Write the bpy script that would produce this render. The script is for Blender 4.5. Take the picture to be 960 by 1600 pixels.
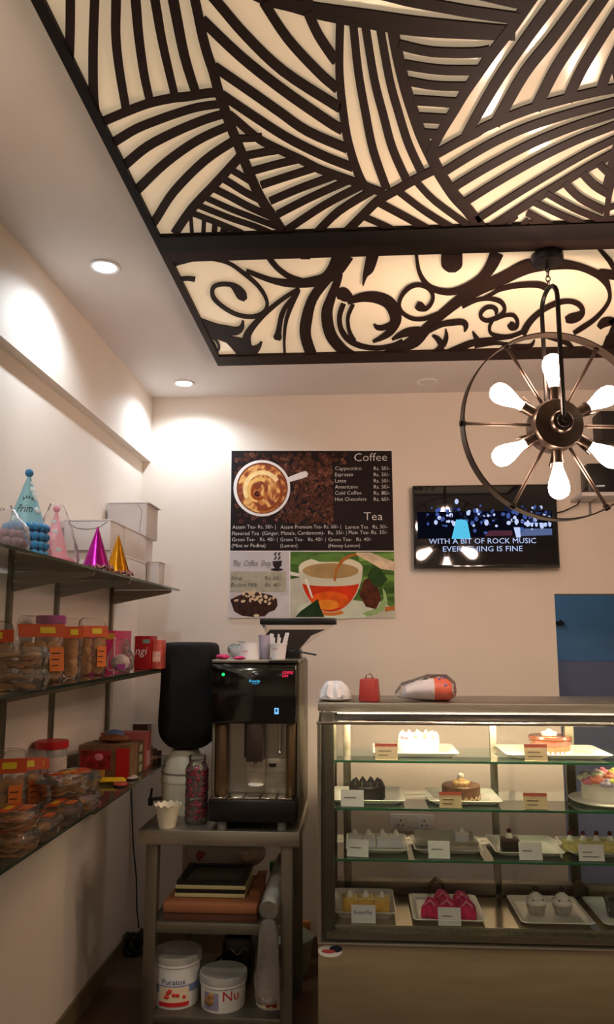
import bpy, bmesh, math, random
from mathutils import Vector, Matrix
random.seed(11)
for o in list(bpy.data.objects): bpy.data.objects.remove(o)
S = bpy.context.scene
COL = S.collection
PI = math.pi
def R(d): return math.radians(d)

# ------------------------------------------------------------------ camera
EYE = 1.45; FPX = 1200.0
_p = math.atan(192/FPX); _y = math.atan(76/FPX*math.cos(_p))
FW = Vector((-math.sin(_y)*math.cos(_p), math.cos(_y)*math.cos(_p), math.sin(_p)))
RT = Vector((math.cos(_y), math.sin(_y), 0)); UP = RT.cross(FW)
CAM = Vector((0, 0, EYE))
cd = bpy.data.cameras.new('camera'); cam = bpy.data.objects.new('camera', cd); COL.objects.link(cam)
cd.sensor_fit = 'VERTICAL'; cd.sensor_height = 24; cd.lens = 24*FPX/1600; cd.clip_start = .02
M = Matrix((RT, UP, -FW)).transposed().to_4x4(); M.translation = CAM; cam.matrix_world = M
S.camera = cam
# ------------------------------------------------------------------ world, exposure
w = bpy.data.worlds.new('world'); S.world = w; w.use_nodes = True
w.node_tree.nodes['Background'].inputs[0].default_value = (.02, .017, .014, 1)
w.node_tree.nodes['Background'].inputs[1].default_value = 1.0
S.view_settings.view_transform = 'Standard'; S.view_settings.look = 'None'
S.view_settings.exposure = 0.0; S.view_settings.gamma = 1.0; S.view_settings.use_curve_mapping = False
# lamp strengths of the room
BULB_L = 104.0          # pendant bulbs, radiance
DOWN_W = 23.0          # recessed ceiling downlights, watts
CASE_L = 115.0          # tube in the display case
ACRYL_E = .30          # backlit acrylic
# ------------------------------------------------------------------ pixel helpers (photo pixel -> place)
def ray(x, y): return FW + RT*((x-480)/FPX) - UP*((y-800)/FPX)
def onY(x, y, Y): d = ray(x, y); return CAM + d*(Y/d.y)
def onX(x, y, X): d = ray(x, y); return CAM + d*(X/d.x)
def onZ(x, y, Z): d = ray(x, y); return CAM + d*((Z-EYE)/d.z)
def XAT(px, Y, z):
    k = px-480; a = RT*FPX - FW*k
    return -(Y*a.y + (z-EYE)*a.z)/a.x
def YAT(px, X, z):
    k = px-480; a = RT*FPX - FW*k
    return -(X*a.x + (z-EYE)*a.z)/a.y
def ZAT(py, X, Y):
    k = 800-py; a = UP*FPX - FW*k
    return EYE - (X*a.x + Y*a.y)/a.z

# ------------------------------------------------------------------ mesh helpers
class MB:
    def __init__(s): s.v = []; s.f = []
    def add(s, vs, fs):
        o = len(s.v); s.v += [tuple(v) for v in vs]; s.f += [tuple(i+o for i in f) for f in fs]; return s
    def box(s, x0, x1, y0, y1, z0, z1):
        return s.add([(x0,y0,z0),(x1,y0,z0),(x1,y1,z0),(x0,y1,z0),(x0,y0,z1),(x1,y0,z1),(x1,y1,z1),(x0,y1,z1)],
                     [(0,3,2,1),(4,5,6,7),(0,1,5,4),(1,2,6,5),(2,3,7,6),(3,0,4,7)])
    def prism(s, poly, z0, z1):
        n = len(poly)
        return s.add([(x,y,z0) for x,y in poly]+[(x,y,z1) for x,y in poly],
                     [tuple(reversed(range(n))), tuple(range(n,2*n))]+[(i,(i+1)%n,n+(i+1)%n,n+i) for i in range(n)])
    def loft(s, rings, cap=True):
        n = len(rings[0]); o = len(s.v)
        fs = []
        for k in range(len(rings)-1):
            for i in range(n):
                j = (i+1)%n; fs.append((k*n+i, k*n+j, (k+1)*n+j, (k+1)*n+i))
        if cap: fs += [tuple(reversed(range(n))), tuple((len(rings)-1)*n+i for i in range(n))]
        return s.add([p for r in rings for p in r], fs)
    def lathe(s, prof, n=24, c=(0,0,0), cap=True):
        rings = [[(c[0]+max(r,1e-5)*math.cos(2*PI*i/n), c[1]+max(r,1e-5)*math.sin(2*PI*i/n), c[2]+z) for i in range(n)] for r, z in prof]
        return s.loft(rings, cap)
    def tube(s, pts, r, n=8, closed=False):
        P = [Vector(p) for p in pts]; m = len(P); rings = []
        rr = r if isinstance(r, (list, tuple)) else [r]*m
        prev = None
        for i in range(m):
            if closed: t = P[(i+1)%m]-P[i-1]
            else: t = P[min(i+1,m-1)]-P[max(i-1,0)]
            t.normalize()
            if prev is None:
                a = Vector((0,0,1)) if abs(t.z) < .9 else Vector((1,0,0))
                u = t.cross(a).normalized()
            else:
                u = (prev - t*prev.dot(t)).normalized()
            prev = u; b = t.cross(u)
            rings.append([P[i]+(u*math.cos(2*PI*k/n)+b*math.sin(2*PI*k/n))*rr[i] for k in range(n)])
        if closed:
            o = len(s.v); fs = []
            for k in range(m):
                for i in range(n):
                    j = (i+1)%n; q = (k+1)%m; fs.append((k*n+i, k*n+j, q*n+j, q*n+i))
            return s.add([p for q in rings for p in q], fs)
        return s.loft(rings)
    def ball(s, c, r, nu=10, nv=7, sc=(1,1,1)):
        prof = [(math.sin(PI*k/nv), -math.cos(PI*k/nv)) for k in range(nv+1)]
        rings = [[(c[0]+r*sc[0]*max(q,1e-4)*math.cos(2*PI*i/nu), c[1]+r*sc[1]*max(q,1e-4)*math.sin(2*PI*i/nu), c[2]+r*sc[2]*z) for i in range(nu)] for q, z in prof]
        return s.loft(rings)
    def xf(s, m, start=0):
        for i in range(start, len(s.v)): s.v[i] = tuple(m @ Vector(s.v[i]))
        return s
    def jitter(s, a):
        s.v = [(x+random.uniform(-a,a), y+random.uniform(-a,a), z+random.uniform(-a,a)) for x,y,z in s.v]; return s
    def build(s, name, mat, parent=None, bevel=0, seg=2, smooth=True, ang=38, sub=0, kind=None):
        me = bpy.data.meshes.new(name); me.from_pydata(s.v, [], s.f)
        bm = bmesh.new(); bm.from_mesh(me)
        bmesh.ops.remove_doubles(bm, verts=bm.verts, dist=1e-6)
        bmesh.ops.recalc_face_normals(bm, faces=bm.faces)
        if bevel:
            es = [e for e in bm.edges if len(e.link_faces) == 2 and e.calc_face_angle(0) > R(32)]
            bmesh.ops.bevel(bm, geom=es, offset=bevel, segments=seg, affect='EDGES', profile=.5, clamp_overlap=True)
        bm.to_mesh(me); bm.free()
        if smooth:
            for p in me.polygons: p.use_smooth = True
            me.set_sharp_from_angle(angle=R(ang))
        o = bpy.data.objects.new(name, me); COL.objects.link(o)
        me.materials.append(mat)
        if parent: o.parent = parent
        if kind: o['kind'] = kind
        if sub:
            m = o.modifiers.new('smooth', 'SUBSURF'); m.levels = sub; m.render_levels = sub
        return o
def tag(o, label, cat, group=None):
    o['label'] = label; o['category'] = cat
    if group: o['group'] = group
    return o
def thing(name, label, cat, loc=(0,0,0), rotz=0, group=None, rot=None):
    o = bpy.data.objects.new(name, None); COL.objects.link(o); o.empty_display_size = .05
    o.location = loc; o.rotation_euler = rot or (0,0,R(rotz))
    return tag(o, label, cat, group)
def struct(o): o['kind'] = 'structure'; return o
def plabel(o, s): o['label'] = s; return o
def copyof(o, parent=None, loc=None, rot=None, scale=None):
    c = o.copy(); COL.objects.link(c); c.parent = parent
    if loc is not None: c.location = loc
    if rot is not None: c.rotation_euler = rot
    if scale is not None: c.scale = scale
    return c
def copytree(o, loc, rotz, label=None):
    c = copyof(o, o.parent, loc, (0,0,R(rotz)))
    if label: c['label'] = label
    for ch in list(o.children):
        d = copyof(ch, c)
        for g in list(ch.children): copyof(g, d)
    return c

# ------------------------------------------------------------------ materials
def lin(c):
    return tuple(((v/255)/12.92 if v/255 <= .04045 else ((v/255+.055)/1.055)**2.4) for v in c)
def mat(name, rgb, rough=.5, metal=0, var=0, scale=20, bump=0, bscale=None, emit=0, ergb=None, spec=None, coat=0, stretch=None, sheen=0):
    m = bpy.data.materials.new(name); m.use_nodes = True; nt = m.node_tree; b = nt.nodes['Principled BSDF']
    c = lin(rgb); b.inputs['Base Color'].default_value = (*c, 1); b.inputs['Roughness'].default_value = rough; b.inputs['Metallic'].default_value = metal
    if spec is not None: b.inputs['Specular IOR Level'].default_value = spec
    if coat: b.inputs['Coat Weight'].default_value = coat
    if sheen: b.inputs['Sheen Weight'].default_value = sheen
    if emit:
        b.inputs['Emission Color'].default_value = (*lin(ergb or rgb), 1); b.inputs['Emission Strength'].default_value = emit
    if var or bump:
        tc = nt.nodes.new('ShaderNodeTexCoord'); mp = nt.nodes.new('ShaderNodeMapping'); nt.links.new(tc.outputs['Object'], mp.inputs[0])
        if stretch: mp.inputs['Scale'].default_value = stretch
        n = nt.nodes.new('ShaderNodeTexNoise'); n.inputs['Scale'].default_value = scale; n.inputs['Detail'].default_value = 4
        nt.links.new(mp.outputs[0], n.inputs['Vector'])
        if var:
            r = nt.nodes.new('ShaderNodeValToRGB'); e = r.color_ramp.elements
            e[0].position = .3; e[1].position = .7
            e[0].color = (*[max(0, v*(1-var)) for v in c], 1); e[1].color = (*[min(1, v*(1+var)) for v in c], 1)
            nt.links.new(n.outputs['Fac'], r.inputs[0]); nt.links.new(r.outputs[0], b.inputs['Base Color'])
        if bump:
            n2 = nt.nodes.new('ShaderNodeTexNoise'); n2.inputs['Scale'].default_value = bscale or scale*3; n2.inputs['Detail'].default_value = 3
            nt.links.new(mp.outputs[0], n2.inputs['Vector'])
            bp = nt.nodes.new('ShaderNodeBump'); bp.inputs['Strength'].default_value = bump; bp.inputs['Distance'].default_value = .01
            nt.links.new(n2.outputs['Fac'], bp.inputs['Height']); nt.links.new(bp.outputs[0], b.inputs['Normal'])
    return m
def clear(name, tint, rough=.03, ior=1.45, haze=0, hrgb=(220,220,220), bump=0, bscale=30):
    """thin clear pane or film: transparent, fresnel gloss, a share of haze"""
    m = bpy.data.materials.new(name); m.use_nodes = True; nt = m.node_tree; nt.nodes.clear()
    out = nt.nodes.new('ShaderNodeOutputMaterial'); tr = nt.nodes.new('ShaderNodeBsdfTransparent'); tr.inputs[0].default_value = (*tint, 1)
    gl = nt.nodes.new('ShaderNodeBsdfGlossy'); gl.inputs['Roughness'].default_value = rough; gl.inputs[0].default_value = (1,1,1,1)
    fr = nt.nodes.new('ShaderNodeFresnel'); fr.inputs[0].default_value = ior
    mx = nt.nodes.new('ShaderNodeMixShader'); base = tr
    if haze:
        df = nt.nodes.new('ShaderNodeBsdfDiffuse'); df.inputs[0].default_value = (*lin(hrgb), 1)
        m2 = nt.nodes.new('ShaderNodeMixShader'); m2.inputs[0].default_value = haze
        nt.links.new(tr.outputs[0], m2.inputs[1]); nt.links.new(df.outputs[0], m2.inputs[2]); base = m2
    nt.links.new(fr.outputs[0], mx.inputs[0]); nt.links.new(base.outputs[0], mx.inputs[1]); nt.links.new(gl.outputs[0], mx.inputs[2])
    if bump:
        tc = nt.nodes.new('ShaderNodeTexCoord'); n = nt.nodes.new('ShaderNodeTexNoise'); n.inputs['Scale'].default_value = bscale
        nt.links.new(tc.outputs['Object'], n.inputs['Vector']); bp = nt.nodes.new('ShaderNodeBump'); bp.inputs['Strength'].default_value = bump; bp.inputs['Distance'].default_value = .02
        nt.links.new(n.outputs['Fac'], bp.inputs['Height']); nt.links.new(bp.outputs[0], gl.inputs['Normal']); nt.links.new(bp.outputs[0], fr.inputs['Normal'])
    nt.links.new(mx.outputs[0], out.inputs[0])
    return m
def striped(name, c1, c2):
    m = mat(name, c1, .55); nt = m.node_tree; tc = nt.nodes.new('ShaderNodeTexCoord'); wv = nt.nodes.new('ShaderNodeTexWave')
    wv.bands_direction = 'DIAGONAL'; wv.inputs['Scale'].default_value = 75; rp = nt.nodes.new('ShaderNodeValToRGB')
    rp.color_ramp.elements[0].color = (*lin(c2), 1); rp.color_ramp.elements[1].color = (*lin(c1), 1); rp.color_ramp.elements[0].position = .25; rp.color_ramp.elements[1].position = .55
    nt.links.new(tc.outputs['Object'], wv.inputs['Vector']); nt.links.new(wv.outputs['Fac'], rp.inputs[0]); nt.links.new(rp.outputs[0], nt.nodes['Principled BSDF'].inputs['Base Color'])
    return m
def emis(name, rgb, st):
    m = bpy.data.materials.new(name); m.use_nodes = True; nt = m.node_tree; nt.nodes.clear()
    out = nt.nodes.new('ShaderNodeOutputMaterial'); e = nt.nodes.new('ShaderNodeEmission'); e.inputs[0].default_value = (*lin(rgb), 1); e.inputs[1].default_value = st
    nt.links.new(e.outputs[0], out.inputs[0]); return m
K = {}
K['wall'] = mat('wall_paint', (226,214,200), .75, var=.03, scale=3, bump=.02, bscale=120)
K['ceil'] = mat('ceiling_paint', (224,216,212), .7, var=.02, scale=3)
K['base'] = mat('skirting_tile', (112,98,72), .35, var=.12, scale=8)
K['floor'] = mat('floor_tile', (84,66,48), .3, var=.15, scale=5)
K['lat'] = mat('dark_brown_lattice', (38,23,18), .6, var=.12, scale=9, spec=.15)
K['fblack'] = mat('black_brown_frame', (20,14,12), .6, var=.15, scale=9, spec=.15)
K['fbrown'] = mat('brown_frame', (42,27,22), .6, var=.12, scale=9, spec=.15)
K['acryl'] = mat('cream_acrylic', (234,216,184), .12, emit=ACRYL_E, ergb=(255,228,190), spec=.5)
K['steel'] = mat('brushed_steel', (164,158,144), .42, .9, var=.14, scale=6, stretch=(1,1,14))
K['steeld'] = mat('dull_steel', (126,120,105), .46, .85, var=.12, scale=5)
K['chrome'] = mat('chrome', (205,200,192), .12, 1)
K['blk'] = mat('black_plastic', (14,13,13), .35)
K['blkm'] = mat('black_metal', (30,26,24), .38, .6)
K['bronze'] = mat('dark_bronze', (72,60,52), .32, .85, var=.1)
K['white'] = mat('white_plastic', (228,226,222), .4)
K['porc'] = mat('white_porcelain', (236,232,226), .2, coat=.3)
K['paper'] = mat('white_paper', (226,226,228), .8)
K['carton'] = mat('white_carton', (206,198,194), .75, var=.04, scale=6)
K['kraft'] = mat('brown_carton', (142,86,50), .8, var=.1, scale=7)
K['glass'] = clear('clear_glass', (.985,.992,.988), .02, 1.3)
K['shelf'] = clear('green_shelf_glass', (.90,.965,.93), .03, 1.4, haze=.06, hrgb=(150,186,160))
K['wshelf'] = clear('wall_shelf_glass', (.52,.56,.52), .04, 1.55, haze=.34, hrgb=(128,130,116))
K['gedge'] = mat('green_glass_edge', (36,112,74), .15, coat=.4)
K['wedge'] = mat('dark_glass_edge', (40,56,42), .2, coat=.3)
K['film'] = clear('clear_film', (.97,.965,.955), .12, 1.28, haze=.07, hrgb=(225,220,212), bump=.5, bscale=35)
K['bagfilm'] = clear('soft_bag_film', (.98,.97,.97), .2, 1.14, haze=.13, hrgb=(235,225,228), bump=.4, bscale=30)
K['pet'] = clear('clear_tub_plastic', (.95,.945,.935), .08, 1.4, haze=.09, hrgb=(214,206,196), bump=.25, bscale=25)
K['milky'] = clear('milky_plastic', (.8,.8,.78), .25, 1.45, haze=.5, hrgb=(205,203,196), bump=.3, bscale=25)
K['orange'] = striped('orange_label', (228,98,30), (176,56,22))
K['yell'] = mat('yellow_sticker', (232,206,40), .5)
K['cookie'] = mat('cookie', (196,144,84), .85, var=.3, scale=70, bump=.3)
K['choc'] = mat('chocolate', (70,36,22), .45, var=.2, scale=30)
K['dchoc'] = mat('dark_chocolate', (30,20,16), .5, var=.3, scale=60, bump=.4)
K['cream'] = mat('whipped_cream', (244,238,228), .6, var=.03, scale=40)
K['pinkc'] = mat('pink_cream', (232,140,165), .6, var=.15, scale=40)
K['red'] = mat('red_print', (196,30,34), .45)
K['mag'] = mat('magenta_box', (206,40,110), .5)
K['green'] = mat('green_cap', (30,120,40), .4)
K['ink'] = mat('black_ink', (30,28,30), .7)
K['wink'] = mat('white_ink', (236,232,226), .7)
K['gray'] = mat('grey_plastic', (120,118,112), .5)
K['cable'] = mat('black_cable', (18,16,15), .5)
K['wood'] = mat('orange_wood', (178,112,48), .5, var=.2, scale=5, stretch=(6,6,.6))
K['gold'] = mat('gold_foil', (214,150,40), .2, 1, bump=.1, bscale=20)
K['magf'] = mat('magenta_foil', (186,44,170), .2, 1, bump=.1, bscale=20)

# ------------------------------------------------------------------ lettering
def text(s, mt, parent, w, h, loc, rotx=90, rotz=0, align='LEFT', shear=0, name='lettering', depth=.0004, thin=0, rot=None):
    cu = bpy.data.curves.new(name, 'FONT'); cu.body = s; cu.size = 1; cu.shear = shear; cu.resolution_u = 2; cu.offset = thin
    ob = bpy.data.objects.new(name, cu); COL.objects.link(ob)
    dg = bpy.context.evaluated_depsgraph_get(); dg.update()
    me = bpy.data.meshes.new_from_object(ob.evaluated_get(dg)); bpy.data.objects.remove(ob)
    xs = [v.co.x for v in me.vertices]; ys = [v.co.y for v in me.vertices]
    x0, x1, y0, y1 = min(xs), max(xs), min(ys), max(ys)
    sy = h/.72; sx = w/(x1-x0) if w else sy
    off = {'LEFT': 0, 'CENTER': (x1-x0)/2, 'RIGHT': (x1-x0)}[align]
    for v in me.vertices: v.co = Vector(((v.co.x-x0-off)*sx, v.co.y*sy, 0))
    o = bpy.data.objects.new(name, me); COL.objects.link(o); me.materials.append(mt); o.parent = parent
    o.location = loc; o.rotation_euler = rot or (R(rotx), 0, R(rotz))
    return o

def wrapped(s, mt, parent, w, h, rad, z, a0=0, cone=0, shear=0, name='lettering'):
    """lettering printed round an upright cup or cone: rad at height z, cone = change of radius per metre up"""
    o = text(s, mt, parent, w, h, (0,0,0), rot=(0,0,0), shear=shear, name=name)
    for v in o.data.vertices:
        zz = z+v.co.y; a = R(a0)+(v.co.x-w/2)/rad; r = rad+cone*(zz-z)+.0009
        v.co = Vector((r*math.sin(a), -r*math.cos(a), zz))
    return o
# ================================================================== THE ROOM
XW = -1.085; YB = 3.8; ZC = 2.668; XR = 2.7; YF = -3.2
DX = .962; DZ = 1.646                      # doorway in the back wall: left jamb, head
struct(MB().box(XW-.12, XR+.12, YF-.12, 5.1, -.08, 0).build('floor', K['floor']))
struct(MB().box(XW-.12, XR+.12, YF-.12, YB+.14, ZC, ZC+.1).build('ceiling', K['ceil']))
struct(MB().box(XW-.12, XW, YF, YB+.14, 0, ZC).build('wall_left', K['wall']))
m = MB().box(XW, DX, YB, YB+.14, 0, ZC).box(DX, 2.0, YB, YB+.14, DZ, ZC).box(2.0, XR, YB, YB+.14, 0, ZC)
struct(m.build('wall_back', K['wall']))
struct(MB().box(XR, XR+.12, YF, YB+.14, 0, ZC).build('wall_right', K['wall']))
struct(MB().box(XW-.12, XR+.12, YF-.12, YF, 0, ZC).build('wall_front', K['wall']))
struct(MB().box(XW, -1.043, YF, YB, 2.327, ZC).build('trim_1', K['wall']))
struct(MB().box(XW, XW+.012, YF, YB, 0, .08).build('baseboard_left', K['base']))
struct(MB().box(XW+.012, DX, YB-.012, YB, 0, .08).build('baseboard_back', K['base']))
K['blue'] = mat('blue_paint', (104,150,184), .5, var=.08, scale=4)
K['blued'] = mat('dull_blue_paint', (112,122,152), .5, var=.05, scale=4)
struct(MB().box(.6, 2.5, 4.75, 4.85, 1.30, 2.3).build('wall_doorway_upper', K['blue']))
struct(MB().box(.6, 2.5, 4.55, 4.85, 0, 1.30).build('wall_doorway_lower', K['blued']))
struct(MB().box(.5, .6, YB+.14, 4.85, 0, 2.3).box(2.5, 2.6, YB+.14, 4.85, 0, 2.3).build('wall_doorway_sides', K['blue']))
struct(MB().box(.5, 2.6, YB+.14, 4.85, 2.3, 2.4).build('ceiling_doorway', K['ceil']))
m = MB().box(-.03, .03, -.3, .3, -.02, .02)
t = thing('added_tube_light', 'unseen white tube light added to brighten the blue room behind the doorway', 'light', (.64, 4.35, 1.95))  # lamp out of view, added to light the blue walls
m.build('fitting', K['white'], t); MB().tube([(.035,-.28,0),(.035,.28,0)], .013).build('tube', emis('added_tube_glow', (235,245,255), 30.0), t)
h = thing('coat_hook', 'small dark hook on the blue wall beyond the doorway', 'hook', onY(873, 974, 4.75))
MB().box(-.03,.03,-.012,0,-.012,.012).build('plate', K['blk'], h); MB().tube([(0,-.01,0),(0,-.04,-.005),(0,-.05,.02)], .006).build('prong', K['blk'], h)

# ---- recessed downlights
def downlight(x, y, label, lit=True, group=None, k=1.0, tint=(.76,.88,1.0)):
    t = thing('downlight', label, 'ceiling light', (x, y, ZC), 0, group)
    MB().lathe([(.034,0),(.05,0),(.052,-.004),(.047,-.007),(.036,-.004)], 28, cap=False).build('trim_ring', K['white'], t)
    MB().lathe([(.001,-.0045),(.042,-.0045)], 28, cap=False).build('diffuser', emis('led_glow', (238,244,255), 22) if lit else K['ceil'], t)
    if lit:
        l = bpy.data.lights.new('downlight_beam', 'SPOT'); l.energy = DOWN_W*k; l.color = tint
        l.spot_size = R(150); l.spot_blend = .6; l.shadow_soft_size = .03
        lo = bpy.data.objects.new('beam', l); COL.objects.link(lo); lo.parent = t; lo.location = (0,0,-.012)
    return t
downlight(-.826, 2.361, 'lit round downlight in the white ceiling beside the patterned panel')
downlight(-.826, 3.566, 'lit round downlight in the ceiling corner above the menu board')
downlight(.36, 3.621, 'unlit round downlight in the ceiling strip between menu board and panel', False)
for x, y in ((-.826,1.15), (-.826,-.06), (-.826,-1.26), (2.0,1.15), (2.0,-.6), (.5,-1.6)):  # unseen downlights, some continuing the left row, added and boosted as general fill
    downlight(x, y, 'unseen round downlight added as fill over the shop floor', True, 'added fill downlights over the shop floor', 1.5, (1.0,.92,.78))

# ================================================================== PATTERNED CEILING PANELS
Z0 = 2.632; ZL = 2.636; ZT = 2.640; ZA = 2.645
PX0 = onZ(47.5, 0, Z0).x; PX1 = 1.32; PY0 = .9
YM0 = onZ(480, 388, Z0).y; YM1 = onZ(480, 404, Z0).y - .002; YMI = onZ(480, 364, Z0).y
YE = onZ(480, 569, Z0).y; YEI = onZ(480, 555, Z0).y
def clampxy(p, r): return (min(max(p.x, r[0]), r[1]), min(max(p.y, r[2]), r[3]))
def strips(parent, defs, rect, mt):
    for di, d in enumerate(defs):
        jz = .00008*(di % 23); w = d[0]; pts = d[1:]
        P = [(p[0], p[1], (p[2] if len(p) > 2 else None)) for p in pts]
        if isinstance(w, (int, float)): w = (w, w)
        if P[0][2] is None:
            n = len(P); P = [(x, y, w[0]+(w[1]-w[0])*i/max(1, n-1)) for i, (x, y, _) in enumerate(P)]
        # carry on past the picture's edge along the same line
        def ext(a, b): dx, dy = b[0]-a[0], b[1]-a[1]; L = math.hypot(dx, dy); return (b[0]+dx/L*170, b[1]+dy/L*170, b[2])
        if P[-1][0] >= 955 or P[-1][1] <= 1: P.append(ext(P[-2], P[-1]))
        if P[0][0] >= 955 or P[0][1] <= 1: P.insert(0, ext(P[1], P[0]))
        # smooth the line (Catmull-Rom)
        Q = []
        for i in range(len(P)-1):
            a, b, c, e = P[max(i-1,0)], P[i], P[i+1], P[min(i+2,len(P)-1)]
            ns = 4 if len(P) > 2 else 1
            for k in range(ns):
                u = k/ns
                Q.append(tuple(.5*((2*b[j])+(-a[j]+c[j])*u+(2*a[j]-5*b[j]+4*c[j]-e[j])*u*u+(-a[j]+3*b[j]-3*c[j]+e[j])*u**3) for j in range(3)))
        Q.append(P[-1])
        L, Rr = [], []
        for i in range(len(Q)):
            a, b = Q[max(i-1,0)], Q[min(i+1,len(Q)-1)]
            dx, dy = b[0]-a[0], b[1]-a[1]; l = math.hypot(dx, dy) or 1; nx, ny = -dy/l, dx/l; hw = Q[i][2]/2
            L.append(clampxy(onZ(Q[i][0]+nx*hw, Q[i][1]+ny*hw, ZL), rect)); Rr.append(clampxy(onZ(Q[i][0]-nx*hw, Q[i][1]-ny*hw, ZL), rect))
        rings = [[(L[i][0],L[i][1],ZL+jz),(Rr[i][0],Rr[i][1],ZL+jz),(Rr[i][0],Rr[i][1],ZT+jz),(L[i][0],L[i][1],ZT+jz)] for i in range(len(Q))]
        MB().loft(rings).build('lattice_strip', mt, parent, smooth=False)
F1 = [
 (15,(110,0),(109.5,50),(108,100)), (15,(148,0),(145.5,75),(146,150),(150,185)), ((15.5,13),(181.5,0),(181,55),(185.8,105),(197,172)),
 ((15.5,12.5),(211.8,0),(217,59),(225,116),(234,158)), ((14.5,12),(242,0),(253.8,67.5),(273,150)), ((16.5,13.5),(270.5,0),(288,87.5),(306,146)),
 (15,(304.5,0),(309,21),(316,55),(324,85),(333,112),(341,142),(349,165),(360,197),(375,234),(385,260),(397.5,290),(410,315),(424,336),(441,362)),
 (13,(160,192),(195,177),(234,162.5),(272,154.5),(292.5,152.5),(322,147.5),(341,146)),
 ((14,11),(170,229),(180,222.5),(212.5,203),(247.5,188.8),(280,177.5),(310,169),(344,164)),
 ((15,12),(188,264),(197,257.5),(231,230),(277.5,206),(320,188.5),(348,180)),
 ((15,12),(206,306),(215.5,297),(258.8,256),(308.8,221),(356,199)),
 (13,(238,352),(245.5,341),(272.5,300),(320,252.5),(365,222)),
 (13.5,(273,366),(300,327.5),(332.5,293),(367.5,255),(379,242)),
 (9,(360,266),(395,287)), (10,(345,279),(360,287.5),(385,303),(411,316)), (10,(330,294),(360,309),(390,325),(426,341)),
 (8,(318,309),(360,328),(397.5,342.5),(436,357)), (8,(306,321),(360,342.5),(397.5,355),(424,366)), (8,(296,333),(340,350),(379,366)),
 (6,(298,336),(300,366)), (7,(319,347),(318,366)), (9,(336,352),(335,366)), (13,(353,355),(350,366)),
 (10.5,(374,217.5),(397.5,216.5),(410,214.5)), (11,(384,244.5),(410,239.5),(438,235)), (11,(396,268),(432.5,258),(467,250)),
 (11,(408,290.5),(447.5,277.5),(494,263)), (11,(422,315.5),(467.5,296),(522,276)), (11,(434,336),(485,310),(545,283)),
 (11,(446,362),(507.5,321.5),(564,292)), (12,(494,366),(530,331),(582,299)),
 (13,(539,366),(562.5,342.5),(585,320),(597,311),(624,296),(647.5,282.5),(676,268)),
 (12,(358,180),(370,190),(405,219),(440,237),(470,251),(497.5,265),(522.5,274.5),(555,286),(585,297.5),(600,303)),
 (15,(335,0),(384,57),(442.5,112.5),(520,163),(531,169.5)), (14.5,(412,5),(450,62.5),(497.5,114),(520,134),(528,141)),
 (15,(481,20),(497.5,56),(520,90),(526,97)), (15,(316,33),(376,90),(442.5,142.5),(512.5,191),(536,205)),
 (14,(335,106),(399,150),(438.8,178),(481,207),(543,234)), (13,(347,150),(390,179),(447.5,216),(504,244.5),(552,263.5)),
 (13,(532,28),(530.5,100),(532.5,140),(538,187),(543.8,221),(553.8,256),(565,284),(576,300)),
 (13,(552,36),(560,112.5),(571.8,180),(583.8,237.5),(604.5,297)), (13,(571,40),(585,125),(599,180),(613.8,234),(636,284)),
 (13,(594,44),(608.8,125),(623.8,180),(639.5,229),(660,273)),
 (18,(613,40),(620.5,82),(634,139),(652,195),(664,225),(682,262),(690,277),(710,307),(732,331),(758,366)),
 (0,(400,-5,16),(417,2,18),(455,10,20),(500,20,25),(575,32,29),(650,43,30),(740,50,26),(806,54,22)),
 (13,(480,0),(486,12)), (18,(600,-8),(640,2),(700,13),(740,20),(812,30)), (16,(740,-10),(800,4),(830,9)),
 (15,(624,71),(675,82),(740,83.5),(766,80)), (14.5,(632,102),(685,110),(740,111),(752,110)), (13,(638,128),(680,135),(725,136),(736,135)),
 (15,(647,157.5),(714,162)), (15,(655,185),(700,187.5)), (14,(662,209.5),(688,211)),
 ((18,13),(850,-27),(827.5,5),(800,45),(775,77.5),(750,112.5),(727.5,145),(711,172.5),(692.5,202.5),(680.5,225),(671,245)),
 ((19,14),(869,0),(832.5,49),(782.5,120),(747,180),(728,214)), (17,(909,0),(862.5,62.5),(820,116),(781,184),(774,195)),
 (17,(943,0),(905,55),(870,107.5),(842.5,161),(837,173)), (16,(985,-10),(960,29),(932.5,72.5),(910,110),(892,147),(887,160)),
 (15,(1003,0),(975,60),(952.5,107.5),(942,135),(938,148)), (15,(1040,0),(1010,60),(990,137)), (15,(1085,0),(1055,60),(1040,130)),
 (14,(681,243),(722.5,220),(745,208.8),(761,199),(820,175),(870,160),(932.5,145),(960,140)),
 (13,(694,270.5),(720,254),(770,225),(826,200),(895,178),(960,161)), (13,(711,294.5),(720,287.5),(770,258),(832.5,225.5),(895,200),(960,179)),
 (12,(726,318),(776,287),(839,251),(901,221),(960,198)), (11,(745,345),(801,309),(864,271),(920,239.5),(960,220)),
 (13,(757,364),(802.5,335),(837.5,312.5),(875,290),(915,266),(960,241)),
 (5,(785,360),(809,340)), (7,(808,360),(826,344)), (13,(842,364),(832,344)), (10,(824,333),(850,347),(884,364)), (12,(838,353),(872,364)),
 (10,(835,317),(875,336),(915,352.5),(929,362)), (10,(855,303.5),(897.5,327),(941,345),(958,354)), (12,(883,287),(907.5,311),(945,330.5)),
 (13,(911,272),(929,290.5),(950,303.5)), (12,(937,257.5),(956,276)), (9,(964,262),(953.8,300),(950.5,320),(948,342.5),(946,366)),
 (8,(952,326),(990,316),(1030,312)), (8,(950,345),(990,338),(1040,336)), (9,(1000,262),(1010,300),(1016,366)), (9,(1040,232),(1050,300),(1054,366)),
 (9,(566,339),(597.5,352.5),(622,364)), (11,(592,318),(635,341),(675,363)), (10,(622,300),(666,333),(714,362)), (10,(650,284.5),(680,316),(735,356)),
]
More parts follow.
